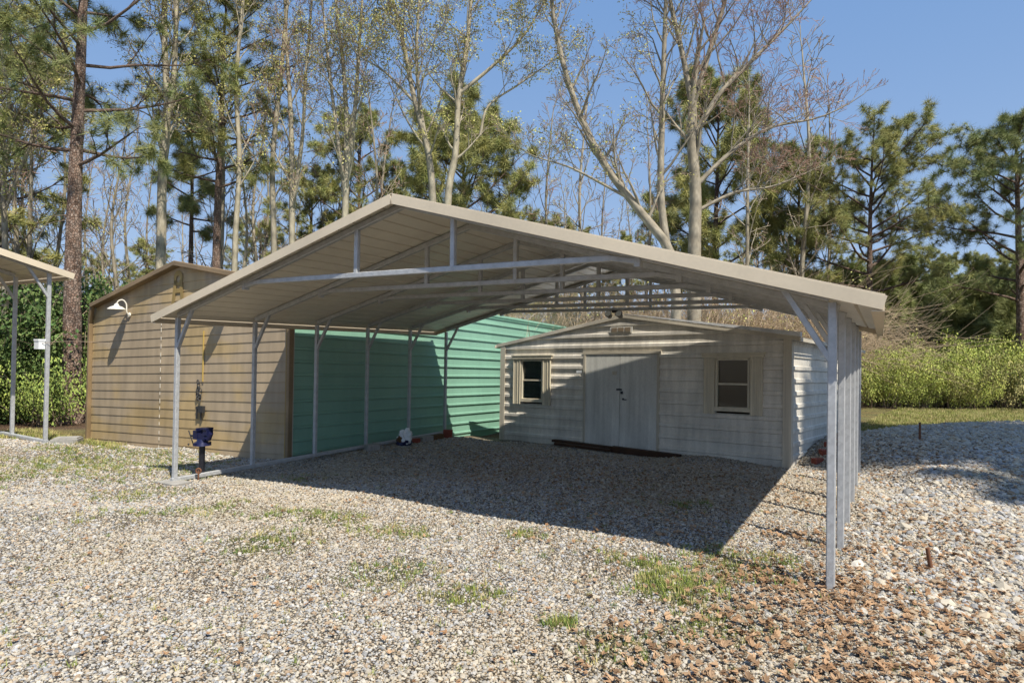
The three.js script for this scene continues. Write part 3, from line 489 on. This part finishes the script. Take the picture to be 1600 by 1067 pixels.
// bare or budding hardwood: one or more stems (world points with radii), side branches to fine twigs
function hardwood(name, label, stems, o) {
  const R = rng(o.seed), base = stems[0].pts[0].clone(), t = thing(name, label, 'tree', base.toArray(), 0, o.group), tr = new Tubes(), br = new Tubes(), tw = new Tubes(), sites = [];
  for (const s of stems) {
    const loc = spline(s.pts.map((p) => p.clone().sub(base)), 18), n = loc.length - 1;
    tr.add(loc, loc.map((p, i) => s.r0 + (s.r1 - s.r0) * i / n), 8);
    const nb = s.n ?? o.n ?? 14, from = s.from ?? o.from ?? 0.3;
    for (let i = 0; i < nb; i++) {
      const f = from + (1 - from) * (i + R()) / nb, k = Math.min(n - 1, Math.floor(f * n)), q = loc[k].clone().lerp(loc[k + 1], f * n - k), az = i * 2.4 + R(), el = 0.45 + R() * 0.6, ax = loc[k + 1].clone().sub(loc[k]).normalize();
      const dir = V(Math.cos(az) * Math.cos(el), Math.sin(el), Math.sin(az) * Math.cos(el)).addScaledVector(ax, 0.5).normalize();
      grow(R, [br, br, br, tw, tw], sites, q, dir, (s.len ?? o.len) * (1.15 - 0.6 * f) * (0.6 + R() * 0.7), Math.max(0.014, (s.r0 + (s.r1 - s.r0) * f) * 0.45), 1, { levels: o.levels ?? 4, leafFrom: 3, wander: 0.38, up: 0.07, kids: [0, o.kids ?? 5, 4, 3], first: [0, 0.25, 0.2, 0.2], shrink: [0, 0.5, 0.5, 0.5], angle: 0.75, rmin: o.rmin ?? 0.0065 });
    }
    const e = loc[n]; grow(R, [br, br, br, tw, tw], sites, e, loc[n].clone().sub(loc[n - 1]).normalize(), (s.len ?? o.len) * 0.9, s.r1, 1, { levels: o.levels ?? 4, leafFrom: 3, wander: 0.3, up: 0.1, kids: [0, 6, 4, 3], first: [0, 0.15, 0.2, 0.2], shrink: [0, 0.5, 0.5, 0.5], angle: 0.6, rmin: o.rmin ?? 0.0065 });
  }
  part('trunk', tr.geo(), o.bark ?? M.oakBark, t); part('branches', br.geo(), o.bark ?? M.oakBark, t); part('twigs', tw.geo(), o.twig ?? M.twig, t).userData.kind = 'stuff';
  if (o.leaf) { const list = []; for (const [p, d] of sites) if (R() < o.leaf * 0.3) list.push([p, d, 0.7 + R() * 0.7]); foliage('crown', G.sprig, M.leaf, list, t, tint(R, ...(o.leafTint ?? BUD), 0.3)); }
  return t;
}
function copyAt(src, x, z, s, turn, label, group) { const c = src.clone(); c.name = numbered(src.name.replace(/_\d{3}$/, '')); c.position.set(x, groundY(x, z) - 0.05, z); c.scale.setScalar(s); c.rotation.y = turn; c.userData = { ...src.userData }; if (label) c.userData.label = label; if (group) c.userData.group = group; scene.add(c); return c; }
const grounded = (pts) => { const b = pts[0]; b.y = groundY(b.x, b.z) - 0.1; return pts; };

// tall pines
pine('pine_tree', 'tall dark pine with a thick plated trunk beside the brown garage', grounded([at(113, 655, 17.5), at(112, 430, 17.5), at(115, 260, 17.5), at(121, 100, 17.5), at(126, -60, 17.6), at(130, -260, 17.7)]), 0.27, { seed: 11, crown: 7.2, spread: 3.2, limbs: 32, keep: 0.5, tuft: 1.1 });
pine('pine_tree', 'pine with a dark trunk and pale green crown above the carport left slope', grounded([at(336, 520, 22), at(338, 330, 22), at(343, 180, 22), at(346, 60, 22), at(350, 10, 22)]), 0.2, { seed: 12, crown: 8.0, spread: 2.6, limbs: 26, warm: true, keep: 0.42, tuft: 1.05 });
pine('pine_tree', 'slender pine with a small tuft crown behind the garage ridge', grounded([at(296, 540, 26), at(297, 380, 26), at(298, 250, 26), at(296, 165, 26)]), 0.16, { seed: 13, crown: 7.2, spread: 1.9, limbs: 24, keep: 0.5, tuft: 1.1 });
pine('pine_tree', 'flat-topped pine with long side limbs standing alone beyond the lawn', grounded([at(1357, 545, 27), at(1360, 440, 27), at(1362, 340, 27), at(1366, 240, 27)]), 0.2, { seed: 14, crown: 4.6, spread: 3.7, limbs: 30, kids: 7, keep: 0.95, tuft: 0.95, warm: true });
pine('pine_tree', 'pine with drooping layered limbs at the end of the lawn', grounded([at(1598, 640, 24), at(1597, 480, 24), at(1594, 350, 24), at(1592, 215, 24)]), 0.22, { seed: 15, crown: 3.8, spread: 3.2, limbs: 30, kids: 7, keep: 0.9, tuft: 0.95 });
pine('pine_tree', 'broad olive green pine crown rising behind the carport peak', grounded([at(720, 560, 31), at(722, 400, 31), at(724, 290, 31), at(722, 205, 31)]), 0.22, { seed: 16, crown: 4.8, spread: 4.3, limbs: 36, kids: 7, warm: true, keep: 0.8, tuft: 1.15, far: true });
pine('pine_tree', 'pine rising behind the big bare hardwood', grounded([at(1120, 560, 31), at(1118, 400, 31), at(1122, 280, 31), at(1125, 165, 31)]), 0.22, { seed: 17, crown: 5.0, spread: 3.8, limbs: 36, warm: true, keep: 0.8, tuft: 1.2, far: true });
pine('pine_tree', 'airy pine between the big bare hardwood and the lone pine', grounded([at(1248, 560, 30), at(1246, 420, 30), at(1250, 320, 30), at(1252, 255, 30)]), 0.18, { seed: 18, crown: 4.0, spread: 2.6, limbs: 28, warm: true, keep: 0.6, tuft: 1.2, far: true });
const farPine = pine('pine_tree', 'pine among the mixed woods behind the buildings', grounded([at(560, 560, 33), at(562, 400, 33), at(560, 290, 33), at(563, 200, 33)]), 0.2, { seed: 19, crown: 4.5, spread: 3.4, limbs: 32, warm: true, keep: 0.5, tuft: 1.0, far: true, group: 'pines in the woods behind the buildings' });
const put = (px, D) => { const p = at(px, 560, D); return [p.x, p.z]; };
for (const [px, D, s, a] of [[485, 34, 0.82, 1], [612, 38, 0.8, 2.2], [800, 38, 0.72, 3], [868, 40, 0.72, 4.1], [908, 36, 0.62, 5], [405, 40, 0.7, 0.6], [225, 36, 0.55, 2], [-25, 25, 1.1, 3.3], [1185, 40, 0.7, 0.3], [980, 42, 0.68, 2.7], [20, 44, 0.6, 5.1], [150, 46, 0.6, 0.9]]) { const [x, z] = put(px, D); copyAt(farPine, x, z, s, a); }
// young pine plantation beyond the shrubs
const young = [0, 1, 2].map((k) => { const [x, z] = put([1400, 1470, 1540][k], 31 + k), y = groundY(x, z) - 0.05, h = 5.0 + k * 0.6; return pine('young_pine', 'young conical pine in the dense stand beyond the shrubs', [V(x, y, z), V(x, y + h * 0.5, z), V(x + 0.05, y + h, z)], 0.09, { seed: 41 + k, crown: 0.7, spread: 2.0, limbs: 30, shape: 'cone', kids: 5, keep: 0.75, tuft: 1.1, far: true, group: 'young pines beyond the shrubs' }); });
{ const R = rng(77); for (let i = 0; i < 56; i++) { const D = 28 + (i % 6) * 2.6 + R() * 1.5, px = 1310 + ((i * 53) % 340) + R() * 20, [x, z] = put(px, D); copyAt(young[i % 3], x, z, 0.8 + R() * 0.35, R() * 6.3); } }
{ const R = rng(78); for (let i = 0; i < 9; i++) { const [x, z] = put(1320 + i * 38 + R() * 20, 42 + R() * 5); copyAt(farPine, x, z, 0.55 + R() * 0.12, R() * 6.3, 'taller pine standing behind the young pine stand', 'pines behind the young stand'); } }

// leafing and bare hardwoods, stem by stem
const S = (path, D, r0, r1, x = {}) => ({ pts: stemPoints(path, D), r0, r1, ...x });
const gs = (stems) => { grounded(stems[0].pts); return stems; };
hardwood('hardwood_tree', 'pale twin-stemmed hardwood with yellow buds above the brown garage', gs([S([[249, 540], [250, 380], [252, 250], [258, 185], [253, 60], [252, -80]], 20, 0.17, 0.07), S([[257, 195], [268, 110], [272, 0], [276, -90]], 20, 0.1, 0.05)]), { seed: 21, bark: M.paleBark, len: 2.8, n: 15, from: 0.35, leaf: 0.5 });
hardwood('hardwood_tree', 'thin leaning hardwood with yellow buds beside the dark pine trunk', gs([S([[364, 540], [366, 380], [372, 250], [366, 130], [376, 0], [380, -70]], 21, 0.11, 0.04)]), { seed: 22, bark: M.paleBark, len: 2.2, n: 16, leaf: 0.5 });
hardwood('hardwood_tree', 'thin grey hardwood with sparse twigs left of the carport peak', gs([S([[428, 540], [427, 390], [424, 250], [436, 120], [446, 0], [450, -60]], 22, 0.12, 0.04)]), { seed: 23, len: 2.3, n: 16, leaf: 0.25 });
hardwood('hardwood_tree', 'forked pale hardwood with many upright branches behind the left roof slope', gs([S([[453, 540], [455, 380], [453, 200], [446, 80], [440, -40]], 22, 0.13, 0.04), S([[455, 330], [470, 220], [476, 110], [486, -20]], 22, 0.08, 0.035)]), { seed: 24, bark: M.paleBark, len: 2.3, n: 14, leaf: 0.25, twig: M.redTwig });
hardwood('hardwood_tree', 'multi-stemmed pale hardwood just left of the carport peak', gs([S([[538, 540], [538, 340], [541, 230], [536, 120], [520, -20]], 21, 0.14, 0.04), S([[540, 280], [552, 180], [560, 60], [566, -40]], 21, 0.09, 0.035), S([[538, 300], [524, 200], [512, 100], [500, -10]], 21, 0.08, 0.03)]), { seed: 25, bark: M.paleBark, len: 2.3, n: 13, leaf: 0.35 });
hardwood('hardwood_tree', 'crooked hardwood forking above the carport peak', gs([S([[676, 540], [676, 320], [668, 235], [648, 160], [628, 60], [606, -30]], 20, 0.14, 0.05), S([[667, 230], [655, 160], [650, 80], [655, -30]], 20, 0.08, 0.035), S([[644, 155], [600, 110], [560, 85]], 20, 0.05, 0.02, { n: 6, len: 1.6 })]), { seed: 26, bark: M.oakBark, len: 2.4, n: 13, from: 0.35, leaf: 0.6 });
hardwood('hardwood_tree', 'budding hardwood with spreading side limbs right of the carport peak', gs([S([[697, 540], [700, 300], [711, 240], [716, 150], [730, 60], [738, -40]], 20, 0.14, 0.05), S([[716, 145], [770, 100], [820, 50], [850, 0]], 20, 0.07, 0.02, { n: 8, len: 1.8 }), S([[750, 210], [762, 165], [810, 130], [860, 95]], 20.3, 0.05, 0.02, { n: 6, len: 1.6 })]), { seed: 27, bark: M.paleBark, len: 2.4, n: 13, from: 0.35, leaf: 0.6 });
hardwood('hardwood_tree', 'big bare many-limbed hardwood with reddish twigs behind the right roof slope', gs([
  S([[1086, 540], [1086, 390], [1088, 300], [1083, 220], [1084, 160]], 19, 0.22, 0.13, { n: 4, from: 0.6 }),
  S([[1084, 170], [1070, 90], [1050, 0], [1040, -60]], 19, 0.1, 0.04, { len: 2.6 }), S([[1085, 160], [1110, 80], [1135, 0], [1150, -60]], 19, 0.1, 0.04, { len: 2.6 }),
  S([[1086, 210], [1130, 140], [1180, 90], [1240, 30]], 19, 0.1, 0.035, { len: 2.6 }), S([[1088, 290], [1140, 240], [1200, 200], [1270, 185]], 19, 0.08, 0.03, { len: 2.3 }), S([[1088, 330], [1150, 300], [1210, 290], [1260, 270]], 19, 0.06, 0.02, { len: 1.9 })]), { seed: 28, bark: M.oakBark, twig: M.redTwig, len: 2.8, n: 13, kids: 6 });
hardwood('hardwood_tree', 'grey hardwood with one stem leaning far over the right roof slope', gs([S([[1052, 540], [1050, 400], [1005, 335], [945, 255], [900, 160], [872, 60], [860, -20]], 18.6, 0.17, 0.05, { n: 18 }), S([[1044, 395], [1034, 310], [1036, 180], [1040, 60], [1044, -40]], 18.7, 0.13, 0.05, { n: 16 }), S([[985, 310], [930, 280], [890, 260], [840, 245]], 18.6, 0.05, 0.02, { n: 7, len: 1.7 })]), { seed: 29, bark: M.oakBark, len: 2.5, n: 15, leaf: 0.2 });
hardwood('hardwood_tree', 'slim hardwood with pale buds over the taller carport', gs([S([[8, 540], [6, 400], [3, 280], [12, 190], [-6, 60]], 18, 0.1, 0.04), S([[4, 330], [30, 260], [55, 190], [70, 110]], 18, 0.05, 0.02, { n: 8, len: 1.8 })]), { seed: 30, len: 2.2, n: 14, leaf: 0.5 });
const bare = [0, 1, 2].map((k) => { const [x, z] = put([180, 400, 600][k], 27 + k * 2), y = groundY(x, z) - 0.05, h = 11 + k * 1.5; return hardwood('bare_tree', 'thin bare tree among the mixed woods behind the buildings', [{ pts: [V(x, y, z), V(x + 0.1, y + h * 0.35, z), V(x - 0.25, y + h * 0.7, z + 0.1), V(x + 0.15, y + h, z)], r0: 0.12, r1: 0.03 }], { seed: 51 + k, bark: k === 1 ? M.paleBark : M.oakBark, twig: k === 2 ? M.redTwig : M.twig, len: 2.4, n: 17, from: 0.18, kids: 4, levels: 3, rmin: 0.012, leaf: k === 0 ? 0.3 : 0, group: 'thin bare trees in the woods' }); });
{ const R = rng(91); for (let i = 0; i < 58; i++) { const px = -120 + (i * 29.7) % 1480 + R() * 24, D = 24 + R() * 26; if (px > 1290 && D < 34) continue; const [x, z] = put(px, D); copyAt(bare[i % 3], x, z, 0.75 + R() * 0.5, R() * 6.3); } }

// shrubs
function shrub(name, label, seed, o) {
  const R = rng(seed), t = thing(name, label, 'shrub', [0, 0, 0], 0, o.group), st = new Tubes(), list = [];
  for (let i = 0; i < o.stems; i++) {
    const a = R() * 6.28, e = o.w * Math.sqrt(R()), p = V(Math.cos(a) * e * 0.5, 0, Math.sin(a) * e * 0.5), h = o.h * (0.55 + R() * 0.55), b = o.bend * (R() - 0.2), pts = [p];
    for (let k = 1; k <= 5; k++) pts.push(V(p.x + Math.cos(a) * (b * k * k * 0.035 + 0.03 * k) * o.w + (R() - 0.5) * o.mess, h * k / 5 - (o.droop ?? 0) * Math.pow(k / 5, 3) * R() * h, p.z + Math.sin(a) * (b * k * k * 0.035 + 0.03 * k) * o.w + (R() - 0.5) * o.mess));
    st.add(pts, pts.map((_, k) => (o.r ?? 0.012) * (1 - k * 0.14)), 3);
    for (let k = 0; k < o.leaves; k++) { const f = (o.low ?? 0.15) + (1 - (o.low ?? 0.15)) * Math.pow(R(), o.high ?? 0.8), j = Math.min(4, Math.floor(f * 5)); list.push([pts[j].clone().lerp(pts[j + 1], f * 5 - j).add(V((R() - 0.5) * 0.4, (R() - 0.5) * 0.3, (R() - 0.5) * 0.4)), V(R() - 0.5, 1, R() - 0.5).normalize(), 0.8 + R() * 0.6]); }
  }
  part('stems', st.geo(), o.stemMat ?? M.twig, t);
  if (list.length) foliage('leaves', o.geo, M.leaf, list, t, tint(R, ...o.tint, 0.3));
  return t;
}
const row = 'yellow-green shrubs along the lawn edge', thick = 'evergreen bushes in the thicket', brushG = 'tangled bare brush behind the white shed';
const lime = [0, 1, 2].map((k) => shrub('lawn_shrub', 'yellow-green feathery shrub in the row along the far lawn edge', 61 + k, { stems: 44, w: 1.9, h: 2.1, bend: 1.7, mess: 0.2, leaves: 12, low: 0.18, geo: G.bushSprig, tint: [[[0.24, 0.31, 0.055], [0.42, 0.43, 0.10]], [[0.30, 0.36, 0.06], [0.48, 0.48, 0.11]], [[0.22, 0.24, 0.07], [0.42, 0.36, 0.14]]][k], group: row }));
{ const R = rng(17); lime.forEach((s, k) => { const [x, z] = put([1364, 1454, 1537][k], 20.9 + k * 0.3); s.scale.setScalar([0.85, 0.75, 0.9][k]); s.position.set(x, groundY(x, z) - 0.03, z); }); for (const [px, D, k] of [[1350, 21.4, 0.7], [1385, 21.5, 0.62], [1402, 22.6, 0.85], [1424, 20.9, 0.55], [1438, 22, 0.9], [1478, 21.2, 0.72], [1496, 22.4, 1.05], [1512, 20.8, 0.6], [1560, 21.7, 1.0], [1578, 20.9, 0.78], [1600, 22, 1.12], [1622, 21.2, 0.9], [1650, 21.5, 1.05], [1465, 23.4, 0.95], [1375, 23.2, 0.8]]) { const [x, z] = put(px, D); copyAt(lime[Math.floor(R() * 3)], x, z, k, R() * 6.3); } }
const ever = [0, 1].map((k) => shrub('thicket_bush', 'dense dark green bush in the thicket beside the taller carport', 71 + k, { stems: 70, w: 2.4, h: 3.4, bend: 0.9, mess: 0.2, leaves: 16, low: 0.05, high: 1, geo: G.broadSprig, tint: [[0.05, 0.11, 0.025], [0.15, 0.20, 0.05]], group: thick }));
{ const R = rng(19); ever.forEach((s, k) => { const [x, z] = put([20, 78][k], 18.5 + k * 0.4); s.position.set(x, groundY(x, z) - 0.03, z); }); for (const [px, D, s] of [[38, 17.6, 0.62], [100, 18.2, 0.55], [-8, 17.2, 0.7], [-40, 17.5, 1.05], [-10, 20, 1.2], [50, 20, 1.1], [92, 19.8, 0.85], [150, 20.5, 1.0], [185, 21.5, 1.15], [225, 22, 1.2], [130, 22, 1.3], [-70, 19.5, 1.2], [270, 23, 0.9]]) { const [x, z] = put(px, D); copyAt(ever[R() < 0.5 ? 0 : 1], x, z, s, R() * 6.3); } }
const sunny = shrub('privet_bush', 'bright yellow-green bush at the foot of the tall dark pine', 81, { stems: 30, w: 1.3, h: 1.7, bend: 1.5, mess: 0.2, leaves: 9, geo: G.bushSprig, tint: [[0.13, 0.20, 0.04], [0.30, 0.35, 0.07]], group: 'bright bushes below the thicket' });
{ const [x, z] = put(84, 17.0); sunny.position.set(x, groundY(x, z) - 0.03, z); for (const [px, D, s] of [[4, 17.6, 0.7], [52, 17.4, 0.9]]) { const [a, b] = put(px, D); copyAt(sunny, a, b, s, px, 'bright yellow-green bush in front of the dark thicket'); } }
const brush = [0, 1, 2].map((k) => shrub('bare_brush', 'tangled tan bare brush behind the white shed', 85 + k, { stems: 460, w: 2.8, h: 4.4, bend: 2.2, mess: 0.5, droop: 0.7, r: 0.013, leaves: k === 1 ? 1 : 0, geo: G.sprig, tint: BUD, stemMat: M.brush, group: brushG }));
{ const R = rng(23); brush.forEach((s, k) => { const [x, z] = put([840, 980, 1120][k], 23); s.position.set(x, groundY(x, z), z); }); for (let i = 0; i < 46; i++) { const px = i < 30 ? -60 + i * 47 + R() * 30 : 780 + (i - 30) * 32, D = i >= 30 ? 23.5 + (i % 3) * 1.4 : i % 2 ? 22.5 + R() * 2 : 26 + R() * 3; if (px > 1295) continue; const [x, z] = put(px, D); copyAt(brush[i % 3], x, z, 0.9 + R() * 0.35, R() * 6.3, px > 790 ? null : 'tangled tan bare brush in the woods behind the garage', px > 790 ? null : 'bare brush behind the garage'); } }
// the tree out of view whose shade falls on the gravel bank
pine('pine_tree', 'dense pine standing out of view beside the gravel bank', [V(13.4, groundY(13.4, -3.6) - 0.1, -3.6), V(13.3, 5, -3.6), V(13.2, 10.5, -3.7), V(13.2, 15, -3.7)], 0.25, { seed: 31, crown: 5.2, spread: 3.9, limbs: 46, kids: 8, tuft: 1.4, far: true });

// ---------------------------------------------------------------- loose stuff on the ground
{
  const R = rng(303);
  const stoneGeo = [0, 1, 2].map((k) => { const g = new THREE.IcosahedronGeometry(0.5, k === 0 ? 1 : 0), p = g.attributes.position; for (let i = 0; i < p.count; i++) { const x = p.getX(i), y = p.getY(i), z = p.getZ(i), n = 0.75 + 0.6 * hash(Math.round(x * 50) + k * 31, Math.round(y * 50) * 7 + Math.round(z * 50), k); p.setXYZ(i, x * n * 1.15, y * n * 0.7, z * n * 0.9); } g.computeVertexNormals(); return g; });
  const pal = [[0.40, 0.36, 0.29], [0.46, 0.43, 0.38], [0.31, 0.305, 0.295], [0.41, 0.335, 0.24], [0.21, 0.21, 0.21], [0.30, 0.22, 0.145], [0.42, 0.375, 0.30], [0.34, 0.34, 0.345], [0.37, 0.33, 0.27]];
  const lists = [[], [], []], heading = new THREE.Euler(), spot = (D, px) => { const x = (px - 800) / F * D; return [x, -D]; };
  const drop = (x, z, size) => { const e = heading.set((R() - 0.5) * 0.9, R() * 6.28, (R() - 0.5) * 0.9); _q.setFromEuler(e); const s = size * (0.5 + R() * R() * R() * 2.0); lists[R() < 0.25 ? 0 : R() < 0.5 ? 1 : 2].push([_m.compose(V(x, groundY(x, z) + s * (0.02 + R() * 0.16), z), _q, _s.set(s, s, s)).clone(), (() => { const c = pal[Math.floor(R() * pal.length)], t = smooth(0.42, 0.66, fbm(x * 0.35, z * 0.35, 44, 4)) * 0.38, g = smooth(0.5, 0.68, fbm(x * 0.6 + 3, z * 0.6, 63, 3)) * 0.35; return [c[0] + (0.40 - c[0]) * t - c[0] * g * 0.3, c[1] + (0.335 - c[1]) * t - c[1] * g * 0.27, c[2] + (0.235 - c[2]) * t - c[2] * g * 0.35]; })(), 0.88 + R() * 0.34]); };
  const insideBuilding = (x, z) => { const gx = (x + 3.914) * Math.cos(0.525) + (z + 10.99) * Math.sin(0.525), gz = -(x + 3.914) * Math.sin(0.525) + (z + 10.99) * Math.cos(0.525); if (gx < 0.05 && gz < 0.05) return true; const hx = (x + 0.216) * Math.cos(SHY) + (z + 14.68) * Math.sin(SHY), hz = -(x + 0.216) * Math.sin(SHY) + (z + 14.68) * Math.cos(SHY); return hx > -0.05 && hx < 6.45 && hz < 0.0; };
  // density falls with distance: near stones are single stones in the photograph
  for (let i = 0; i < 380000; i++) {
    const D = 2.6 + 11.5 * Math.pow(R(), 0.92), [x, z] = spot(D, -40 + R() * 1680); if (insideBuilding(x, z)) continue;
    const c = cover(x, z); if (R() < c.lawn + c.forest || R() < c.dirt * 0.35 || R() < tuftAt(x, z) * 0.55) continue;
    const right = smooth(2.2, 3.4, x - (-z - 4.5) * 0.55);
    drop(x, z, (0.0165 + 0.012 * smooth(4, 12, D)) * (1 + right * (0.35 + R() * 0.5)));
  }
  for (let i = 0; i < 3000; i++) { const D = 4 + 8.5 * R(), [x, z] = spot(D, 1290 + R() * 340); if (x - (-z - 4.5) * 0.55 < 2.5 || cover(x, z).lawn > 0.3) continue; drop(x, z, 0.038 + R() * 0.03); }
  lists.forEach((l, k) => { const im = new THREE.InstancedMesh(stoneGeo[k], M.stone, l.length); l.forEach(([m, c, v], i) => { im.setMatrixAt(i, m); im.setColorAt(i, rgb(c[0] * v, c[1] * v, c[2] * v)); }); im.name = numbered('gravel_stones'); im.userData = { kind: 'stuff', label: ['rounded pale gravel stones scattered over the yard', 'angular pale gravel stones scattered over the yard', 'flat pale gravel stones scattered over the yard'][k], category: 'gravel' }; shade(im); scene.add(im); });
  // fallen oak leaves, thickest round the near post and on the bank
  const lg = merge([[0, 1], [0.85, 0.72], [-0.8, 0.66], [0.35, 0.9]].map(([a, k], i) => leafGeo(0.21 * k, k, 0.35).rotateX(-1.42 + i * 0.08).rotateY(a).translate(0, 0.03 + i * 0.008, 0))), lm = [];
  const leafAt = (x, z, s) => { if (insideBuilding(x, z)) return; heading.set((R() - 0.5) * 0.8, R() * 6.28, (R() - 0.5) * 0.8); _q.setFromEuler(heading); lm.push(_m.compose(V(x, groundY(x, z) + 0.012 + R() * 0.012, z), _q, _s.setScalar(s)).clone()); };
  for (const [cx, cz, r, n] of [[2.05, -4.75, 0.6, 700], [2.5, -4.4, 0.5, 420], [1.7, -3.9, 0.7, 620], [2.3, -3.6, 0.7, 420], [1.0, -3.3, 0.6, 300], [2.4, -3.2, 0.7, 500], [3.0, -3.6, 0.6, 300], [4.2, -5.6, 0.8, 300], [3.4, -5.2, 0.8, 420], [3.2, -4.5, 0.7, 300], [4.3, -6.6, 1.0, 420], [5.6, -9.2, 1.0, 420], [6.6, -10.4, 1.0, 420], [1.4, -6.6, 1.6, 620], [0.5, -9.5, 2.2, 900], [3, -9, 1.6, 700], [-1, -11, 1.8, 420], [0.9, -3.4, 0.8, 260], [3.9, -7.6, 0.9, 300], [7.5, -9.5, 2.4, 900], [2.8, -5.9, 0.5, 260]]) for (let i = 0; i < n * 0.58; i++) { const a = R() * 6.28, d = r * Math.sqrt(-Math.log(1 - R() * 0.97)) * 0.8; leafAt(cx + Math.cos(a) * d, cz + Math.sin(a) * d, 0.03 + R() * 0.03); }
  for (let i = 0; i < 1500; i++) { const [x, z] = spot(2.8 + R() * 9, R() * 1600); leafAt(x, z, 0.028 + R() * 0.02); }
  const li = new THREE.InstancedMesh(lg, M.deadLeaf, lm.length); lm.forEach((m, i) => { const t = R(), k = 0.6 + R() * 0.6; li.setMatrixAt(i, m); li.setColorAt(i, rgb((0.23 + 0.19 * t) * k, (0.125 + 0.15 * t) * k, (0.06 + 0.10 * t) * k)); }); li.name = 'fallen_leaves'; li.userData = { kind: 'stuff', label: 'brown fallen leaves scattered over the gravel', category: 'leaves' }; shade(li); scene.add(li);
  // weeds and grass
  const bl = (() => { const Q = rng(7); return merge(Array.from({ length: 12 }, () => { const h = 0.5 + Q() * 0.6, g = new THREE.BufferGeometry(), b = 0.25 * (Q() - 0.5); g.setAttribute('position', new THREE.Float32BufferAttribute([-0.045, 0, 0, 0.045, 0, 0, b, h, 0.2 * Q()], 3)); g.setAttribute('uv', new THREE.Float32BufferAttribute([0, 0, 1, 0, 0, 1], 2)); g.computeVertexNormals(); return g.rotateX((Q() - 0.5) * 1.1).rotateY(Q() * 6.3).translate((Q() - 0.5) * 0.7, 0, (Q() - 0.5) * 0.7); })); })();
  const gm = [];
  const blade = (x, z, s, dry) => { if (insideBuilding(x, z)) return; heading.set(0, R() * 6.28, 0); _q.setFromEuler(heading); gm.push([_m.compose(V(x, groundY(x, z) - 0.005, z), _q, _s.set(s * 1.3, s, s * 1.3)).clone(), dry]); };
  for (const [cx, cz, r] of tuftSpots) for (let i = 0, n = 520 * r * r + 60 * r + 24; i < n; i++) { const a = R() * 6.28, d = r * Math.sqrt(R()); const x = cx + Math.cos(a) * d * 1.2, z = cz + Math.sin(a) * d; if (fbm(x * 1.7, z * 1.7, 12, 4) > 0.38 && R() < 1.15 - d / r) blade(x, z, 0.032 + R() * 0.045, R()); }
  for (let i = 0; i < 26000; i++) { const D = 11 + R() * 10.5, [x, z] = spot(D, R() < 0.75 ? 1230 + R() * 420 : -40 + R() * 240), c = cover(x, z); if (R() < c.lawn) blade(x, z, 0.05 + R() * 0.05, 0.35 + R() * 0.9); }
  for (let i = 0; i < 900; i++) { const [x, z] = spot(3 + R() * 7, R() * 1600); blade(x, z, 0.025 + R() * 0.03, R()); }
  const gi = new THREE.InstancedMesh(bl, M.grass, gm.length); gm.forEach(([m, t], i) => { gi.setMatrixAt(i, m); const k = 0.75 + R() * 0.5; gi.setColorAt(i, t > 0.75 ? rgb(0.42 * k, 0.36 * k, 0.15 * k) : rgb((0.13 + t * 0.14) * k, (0.20 + t * 0.07) * k, 0.045 * k)); }); gi.name = 'grass_tufts'; gi.userData = { kind: 'stuff', label: 'low green grass and weeds growing through gravel and lawn', category: 'grass' }; shade(gi); scene.add(gi);
  console.log('stones', lists.map((l) => l.length), 'leaves', lm.length, 'grass', gm.length);
}
renderer.render(scene, camera);
